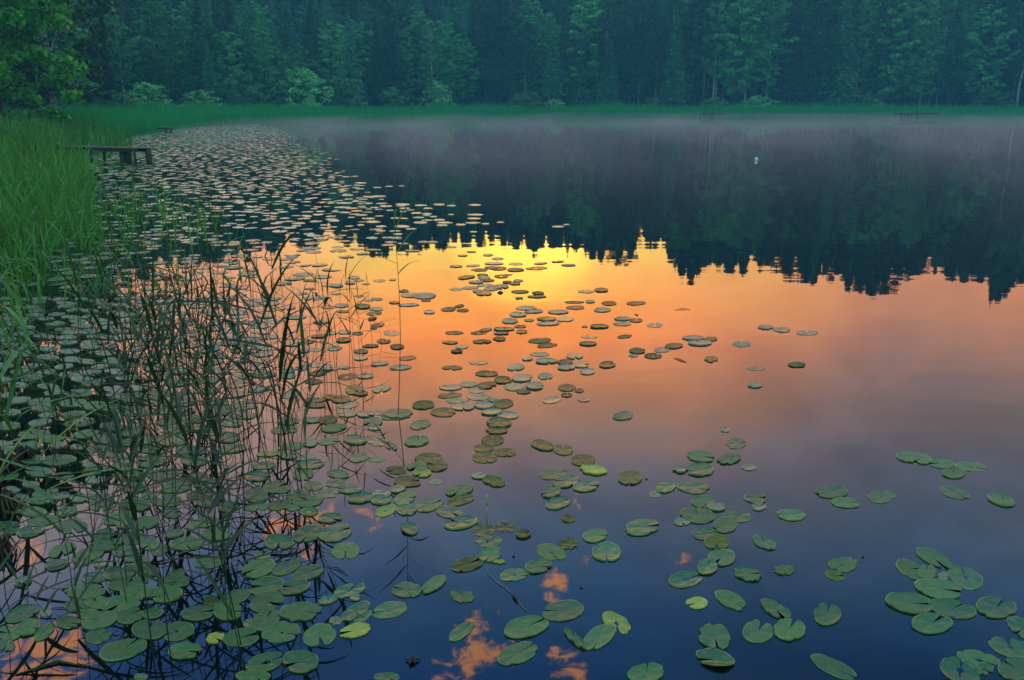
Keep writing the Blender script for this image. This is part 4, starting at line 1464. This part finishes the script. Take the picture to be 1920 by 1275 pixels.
def make_reed(seed, H, n_leaf, mat, bend=0.05, leafL=(.28, .5), width=.012, hook=False, start=.5):
    g = random.Random(seed)
    a = g.uniform(0, 6.28)
    pts = []
    for k in range(8):
        t = k / 7
        off = bend * H * t * t + (0.02 * math.sin(5 * t + seed))
        pts.append(Vector((math.cos(a) * off, math.sin(a) * off, -0.35 + (H + .35) * t)))
    b = Build()
    b.tube(pts, [.0032 * (1 - .6 * k / 7) for k in range(8)], 5)
    stem = b.mesh('stem', M['reed_stem'], True)
    leaves = []
    az = g.uniform(0, 6.28)
    for k in range(n_leaf):
        t = start + (1 - start) * (k + .5) / n_leaf
        kk = t * 7
        i0 = min(6, int(kk))
        p = pts[i0].lerp(pts[i0 + 1], kk - i0)
        az += math.pi + g.uniform(-.7, .7)
        leaves.append(blade_mesh(p, az, g.uniform(*leafL), width * g.uniform(.7, 1.3), g.uniform(12, 68), g.uniform(5, 110), mat, g))
    # the rolled shoot at the top
    leaves.append(blade_mesh(pts[-1], az + .6, g.uniform(.18, .34), width * .6, 84, g.uniform(5, 60) if not hook else 230, mat, g))
    return stem, leaves


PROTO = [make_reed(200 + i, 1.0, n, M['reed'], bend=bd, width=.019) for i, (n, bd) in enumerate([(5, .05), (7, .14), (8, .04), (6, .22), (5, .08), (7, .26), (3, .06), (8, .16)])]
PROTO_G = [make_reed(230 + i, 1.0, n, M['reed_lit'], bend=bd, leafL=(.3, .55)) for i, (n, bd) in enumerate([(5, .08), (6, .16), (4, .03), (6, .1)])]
PROTO_S = [make_reed(250 + i, 1.0, 0, M['reed'], bend=.03) for i in range(3)]
reed_n = [0]


def put_reed(proto, x, y, H, label, group, rz=None, lean=(0, 0)):
    root = empty('reed', (x, y, 0), rnd.uniform(0, 6.28) if rz is None else rz)
    root.scale = (min(1.15, .45 + .55 * H), min(1.15, .45 + .55 * H), H)
    root.rotation_euler[0] = lean[0]
    root.rotation_euler[1] = lean[1]
    mesh_obj('stem', proto[0], root)
    for l in proto[1]:
        lo = mesh_obj('leaf', l, root)
        lo.matrix_parent_inverse = Matrix()
    tag(root, label, 'reed', group)
    reed_n[0] += 1
    return root


def reed_px(proto, bx, by, top, label, group, **k):
    c = at(bx, by)
    H = height_at(c.x, c.y, top)
    return put_reed(proto, c.x, c.y, max(.25, H) / 1.2, label, group, **k)


# the reeds that stand out, traced foot and tip
for i, (bx, by, ty, pr, lb) in enumerate([
        (318, 1238, 800, 3, 'tall dark reed rooted at the bottom, left one of the pair'), (296, 1225, 745, 1, 'tall dark reed with broad leaves behind the bottom pair'),
        (452, 1210, 700, 5, 'leaning dark reed crossing the left pad mass at its right side'), (462, 1262, 960, 6, 'short reed at the bottom edge right of the tall pair'),
        (525, 905, 345, 6, 'very tall thin reed with a straight bare top'), (515, 905, 520, 7, 'dark reed with a crumpled leaf knot near the stems'),
        (572, 880, 500, 3, 'reed with long hanging leaves at the edge of the tangle'), (165, 960, 560, 4, 'thin dark reed left of the tangle'),
        (160, 1225, 1010, 2, 'dark tufted reed near the bottom left corner'), (108, 1185, 1070, 5, 'fan-leaved reed broken over the bottom left pads'),
        (22, 1190, 860, 0, 'thin reed at the left edge near the bottom'), (10, 1120, 830, 6, 'second thin reed at the left edge near the bottom'),
        (630, 715, 500, 0, 'slender reed with two leaves, first of those right of the tangle'), (608, 700, 470, 6, 'slender bare reed, between the tangle and the hooked one'),
        (662, 700, 480, 4, 'slender reed with a drooping leaf left of the hooked one'), (655, 690, 520, 6, 'bare thin stem beside the drooping-leaf reed'),
        (682, 740, 560, 6, 'short bare stem nearest the hooked reed'), (757, 870, 790, 5, 'broken stub with bent dark leaves under the hooked reed'),
        (715, 640, 590, 3, 'small leafy stub among pads left of the glow'), (590, 930, 830, 6, 'broken stalk in the crossing stems left of centre'),
        (420, 1180, 880, 1, 'dark reed with a thick bent leaf in the left mass'), (235, 1130, 890, 4, 'reed leaning over the middle of the left mass')]):
    reed_px(PROTO[pr], bx, by, ty, lb, None, lean=(rnd.uniform(-.05, .05), rnd.uniform(-.06, .06)))
# the tallest reed, its tip curled into a hook
hook = make_reed(300, 1.0, 5, M['reed_lit'], .02, (.14, .26), .014, True, .80)
reed_px(hook, 748, 772, 352, 'tallest green reed, its tip curled into a hook before the dark reflection', None, rz=2.4)
# bright broad blades at the left edge
big = make_reed(310, 1.0, 6, M['reed_lit'], .1, (.5, .8), .032)
for i, (bx, by, ty) in enumerate([(40, 900, 590), (8, 980, 690), (135, 1090, 800), (75, 760, 520)]):
    reed_px(big, bx, by, ty, 'broad bright green reed at the left edge, %s from the top' % ordinal([1, 2, 3, 0][i]), 'broad reeds at the left edge')

zones = [   # (n, x0, x1, y0, y1, top0, top1, prototypes, words)
    (50, 210, 560, 720, 930, 430, 640, PROTO, 'thin dark reed in the tangle against the orange water'),
    (18, 130, 420, 880, 1130, 600, 840, PROTO, 'thin dark reed rising from the left pad mass'),
    (14, 0, 260, 640, 900, 470, 680, PROTO + PROTO_G, 'green reed near the left edge among pads'),
    (34, 30, 420, 480, 640, 370, 500, PROTO_G, 'green reed behind the tangle over pale pads'),
    (30, 120, 420, 380, 470, 285, 360, PROTO_G, 'small green reed below the plank jetty'),
    (16, 400, 700, 620, 800, 470, 620, PROTO_S + PROTO[:1], 'bare thin reed stem right of the tangle')]
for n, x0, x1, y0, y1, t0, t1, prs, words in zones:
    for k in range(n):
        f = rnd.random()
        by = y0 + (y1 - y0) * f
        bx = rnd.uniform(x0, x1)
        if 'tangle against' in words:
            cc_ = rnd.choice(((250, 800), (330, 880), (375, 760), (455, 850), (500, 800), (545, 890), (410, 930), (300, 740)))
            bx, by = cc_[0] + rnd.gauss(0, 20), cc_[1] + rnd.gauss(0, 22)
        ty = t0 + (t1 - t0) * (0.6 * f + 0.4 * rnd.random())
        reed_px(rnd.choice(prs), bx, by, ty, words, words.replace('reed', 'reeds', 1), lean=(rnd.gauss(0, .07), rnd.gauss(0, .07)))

# loose fine stems and dead leaves in the tangle, too many to count
B = []
for k in range(170):
    u = rnd.random()
    if u < .45:
        bx, by = rnd.gauss(370, 110), rnd.uniform(600, 860)
    elif u < .75:
        bx, by = rnd.uniform(0, 420), rnd.uniform(380, 640)
    else:
        bx, by = rnd.uniform(180, 420), rnd.uniform(480, 700)
    if bx > 575 or bx < -40:
        continue
    c = at(bx, by)
    B.append((c.x, c.y, -.05))
B = np.array(B)
hh = rng.uniform(.35, 1.15, len(B)) * np.clip(1.15 - B[:, 1] * .03, .5, 1)
v, q = blades(B, hh, rng.uniform(.005, .013, len(B)), rng.uniform(0, 6.28, len(B)), rng.uniform(.1, .8, len(B)), 6, 0.7)
tag(mesh_obj('fine_reeds', mesh_from('fine_reeds', v, q, M['reed'])), 'fine tangled reed stems standing in the shallow left bay', 'reeds', kind='stuff')

# dark roots and mud clumps at the left edge
def clump(px, py, w_, h_, label):
    c = at(px, py)
    b = Build()
    g = random.Random(int(px * 7 + py))
    for k in range(34):
        a = g.uniform(0, 6.28)
        L = .6 * w_ * g.uniform(.4, 1)
        p1 = (math.cos(a) * L * .5, math.sin(a) * L * .5, h_ * g.uniform(.3, 1))
        p2 = (math.cos(a) * L, math.sin(a) * L, -.03)
        b.tube([(g.uniform(-.03, .03), g.uniform(-.03, .03), -.05), p1, p2], [.012, .008, .002], 5)
    o = mesh_obj('root_clump', b.mesh('root_clump', M['deadleaf'], True), None, c)
    tag(o, label, 'roots', 'dark root clumps at the left edge')


clump(48, 858, .13, .09, 'small black clump of roots on pads near the left edge')
clump(8, 885, .20, .14, 'black root clump at the left edge, upper one')
clump(8, 960, .26, .12, 'black root clump at the left edge, middle one')
clump(2, 1040, .16, .10, 'black root clump at the left edge, lower one')

# ------------------------------------------------------------------ small things on the water
c = at(1418, 301)
b = Build()
b.tube([(0, 0, -.04), (0, 0, 0), (0, 0, .05), (0, 0, .10), (0, 0, .12)], [.02, .05, .06, .04, .01], 10)
tag(mesh_obj('float', b.mesh('float', M['white'], True), None, c), 'tiny white float far out on the dark water', 'float')
c = at(912, 978)
b = Build()
b.tube([(0, 0, -.02), (.004, 0, .05), (.002, 0, .085)], [.0025, .0025, .002], 6)
sroot = empty('yellow_shoot', c)
tag(sroot, 'thin yellow shoot standing up between two lily pads', 'shoot')
mesh_obj('stem', b.mesh('shoot_stem', M['straw'], True), sroot)
b = Build()
b.tube([(.002, 0, .085), (.004, 0, .105), (.002, 0, .135), (.006, 0, .15)], [.003, .0062, .0055, .0008], 7)
mesh_obj('bud', b.mesh('shoot_bud', M['yellowtip'], True), sroot)
# pale stalk lying curved on the water with a dark seed head
pts = [at(*q, .004) for q in ((911, 1058), (914, 1074), (930, 1090), (948, 1102), (961, 1113), (972, 1127), (980, 1139), (991, 1146))]
c = pts[0].copy()
sroot = empty('floating_stalk', c)
tag(sroot, 'pale curved grass stalk floating below the pads, left of the clouds', 'stalk')
b = Build()
b.tube([p - c for p in pts], [.0016] * 7 + [.0006], 5)
mesh_obj('stem', b.mesh('stalk_stem', M['straw'], True), sroot)
b = Build()
p0, p1 = at(960, 1112, .008) - c, at(972, 1129, .008) - c
b.tube([p0, p0.lerp(p1, .4), p1], [.001, .006, .001], 7)
mesh_obj('seed_head', b.mesh('seed_head', M['deadleaf'], True), sroot)


def twig(px0, py0, px1, py1, r, label, mat, name='twig', mid=0.0):
    a, e = at(px0, py0, .003), at(px1, py1, .003)
    b = Build()
    m_ = (e - a) * .5 + Vector((0, mid, .004))
    b.tube([(0, 0, 0), m_, e - a], [r * .4, r, r * .4], 6)
    tag(mesh_obj(name, b.mesh(name, mat, True), None, a), label, name.replace('_', ' '))


twig(1264, 671, 1287, 679, .005, 'short brown stick floating on the mauve-orange water', M['deadleaf'])
twig(1266, 581, 1294, 580, .004, 'bent dark stick floating right of the glow', M['deadleaf'], 'twig', .03)
twig(1190, 588, 1197, 592, .005, 'tiny stick just above a small patch right of the glow', M['deadleaf'])
twig(30, 1265, 160, 1250, .006, 'long dark leaf blade lying low over the cloud at the bottom left', M['reed'], 'fallen_blade', .05)
twig(612, 1062, 652, 1079, .003, 'thin dark blade floating beside the left pad mass', M['reed'], 'fallen_blade', .02)
twig(75, 895, 262, 880, .006, 'long stalk floating across the pads near the left edge', M['reed'], 'fallen_blade', .02)
b = Build()
for a in (20, 95, 160, 250, 310):
    L = rnd.uniform(.018, .032)
    b.tube([(0, 0, .004), (math.cos(R(a)) * L * .5, math.sin(R(a)) * L * .5, .012), (math.cos(R(a)) * L, math.sin(R(a)) * L, .003)], [.004, .006, .0008], 5)
tag(mesh_obj('dead_flower', b.mesh('dead_flower', M['deadleaf'], True), None, at(773, 1241)), 'small dark withered flower alone on the deep blue water', 'flower')
for px, py, s in ((1212, 899, .006), (963, 1044, .006), (1090, 1103, .006), (1618, 1045, .006), (938, 549, .03)):
    b = Build()
    b.tube([(-s, 0, .001), (0, 0, .004), (s, 0, .001)], [s * .3, s * .7, s * .3], 6)
    tag(mesh_obj('seed', b.mesh('seed', M['deadleaf'], True), None, at(px, py)),
        {1212: 'dark speck of a seed right of the heart-shaped pad below centre', 963: 'dark speck of a seed between two pad strings below centre', 1090: 'dark speck of a seed above the bottom central pads',
         1618: 'dark speck of a seed left of the right raft', 938: 'dark floating bud at the edge of the yellow reflection'}[px], 'seed')
print('reeds', reed_n[0])

# ------------------------------------------------------------------ evening air over the lake
def air_box(name, lo, hi, color, dens, label, aniso=0.0):
    b = Build()
    b.box([(lo[k] + hi[k]) / 2 for k in range(3)], [hi[k] - lo[k] for k in range(3)])
    m_ = bpy.data.materials.new(name)
    m_.use_nodes = True
    t_ = m_.node_tree
    t_.nodes.clear()
    o_ = t_.nodes.new('ShaderNodeOutputMaterial')
    v_ = t_.nodes.new('ShaderNodeVolumePrincipled')
    v_.inputs['Color'].default_value = (*color, 1)
    v_.inputs['Density'].default_value = dens
    v_.inputs['Anisotropy'].default_value = aniso
    t_.links.new(v_.outputs[0], o_.inputs['Volume'])
    o = mesh_obj(name, b.mesh(name, m_))
    return tag(o, label, name, kind='stuff')


air_box('haze', (-620, -420, -3), (620, 920, 48), (0.15, 0.50, 0.80), HAZE, 'thin blue evening haze in front of the forest')
# drifting patches of mist low over the open water, kept a few metres off the reeds
ring = [shore_point(q_, -5.0) for q_ in np.linspace(arc_of(8) + 2, arc_of(21) - 2, 60)]
ring = [(float(a_), float(b_)) for a_, b_ in ring] + [(150.0, 40.0), (60.0, 16.0), (8.0, 14.0), (-3.0, 22.0)]
ring = ring[::-1]
nr = len(ring)
mv = [(a_, b_, .02) for a_, b_ in ring] + [(a_, b_, 0.8) for a_, b_ in ring]
mf = [list(range(nr))[::-1], list(range(nr, 2 * nr))] + [[k_, (k_ + 1) % nr, nr + (k_ + 1) % nr, nr + k_] for k_ in range(nr)]
mm = bpy.data.materials.new('mist')
mm.use_nodes = True
nt = NT(mm.node_tree)
nt.n.clear()
out = nt.new('ShaderNodeOutputMaterial')
vol = nt.new('ShaderNodeVolumePrincipled')
vol.inputs['Color'].default_value = (0.70, 0.50, 0.60, 1)
pos = nt.new('ShaderNodeNewGeometry').outputs['Position']
mp = nt.new('ShaderNodeMapping')
nt.put(mp.inputs['Vector'], pos)
mp.inputs['Scale'].default_value = (1.0, 0.45, 0.35)
nz = nt.noise(mp.outputs[0], 0.11, 3.0, 0.6, 0.8)
spz = nt.new('ShaderNodeSeparateXYZ')
nt.put(spz.inputs[0], pos)
nt.put(vol.inputs['Density'], nt.math('MULTIPLY', nt.smooth(nz, 0.34, 0.64, 0.0010, 0.0190), nt.smooth(spz.outputs[1], 60.0, 120.0, 1.0, 0.40)))
nt.l.new(vol.outputs[0], out.inputs['Volume'])
tag(mesh_obj('mist', mesh_from('mist', mv, mf, mm)), 'patchy lavender mist lying low on the dark water', 'mist', kind='stuff')
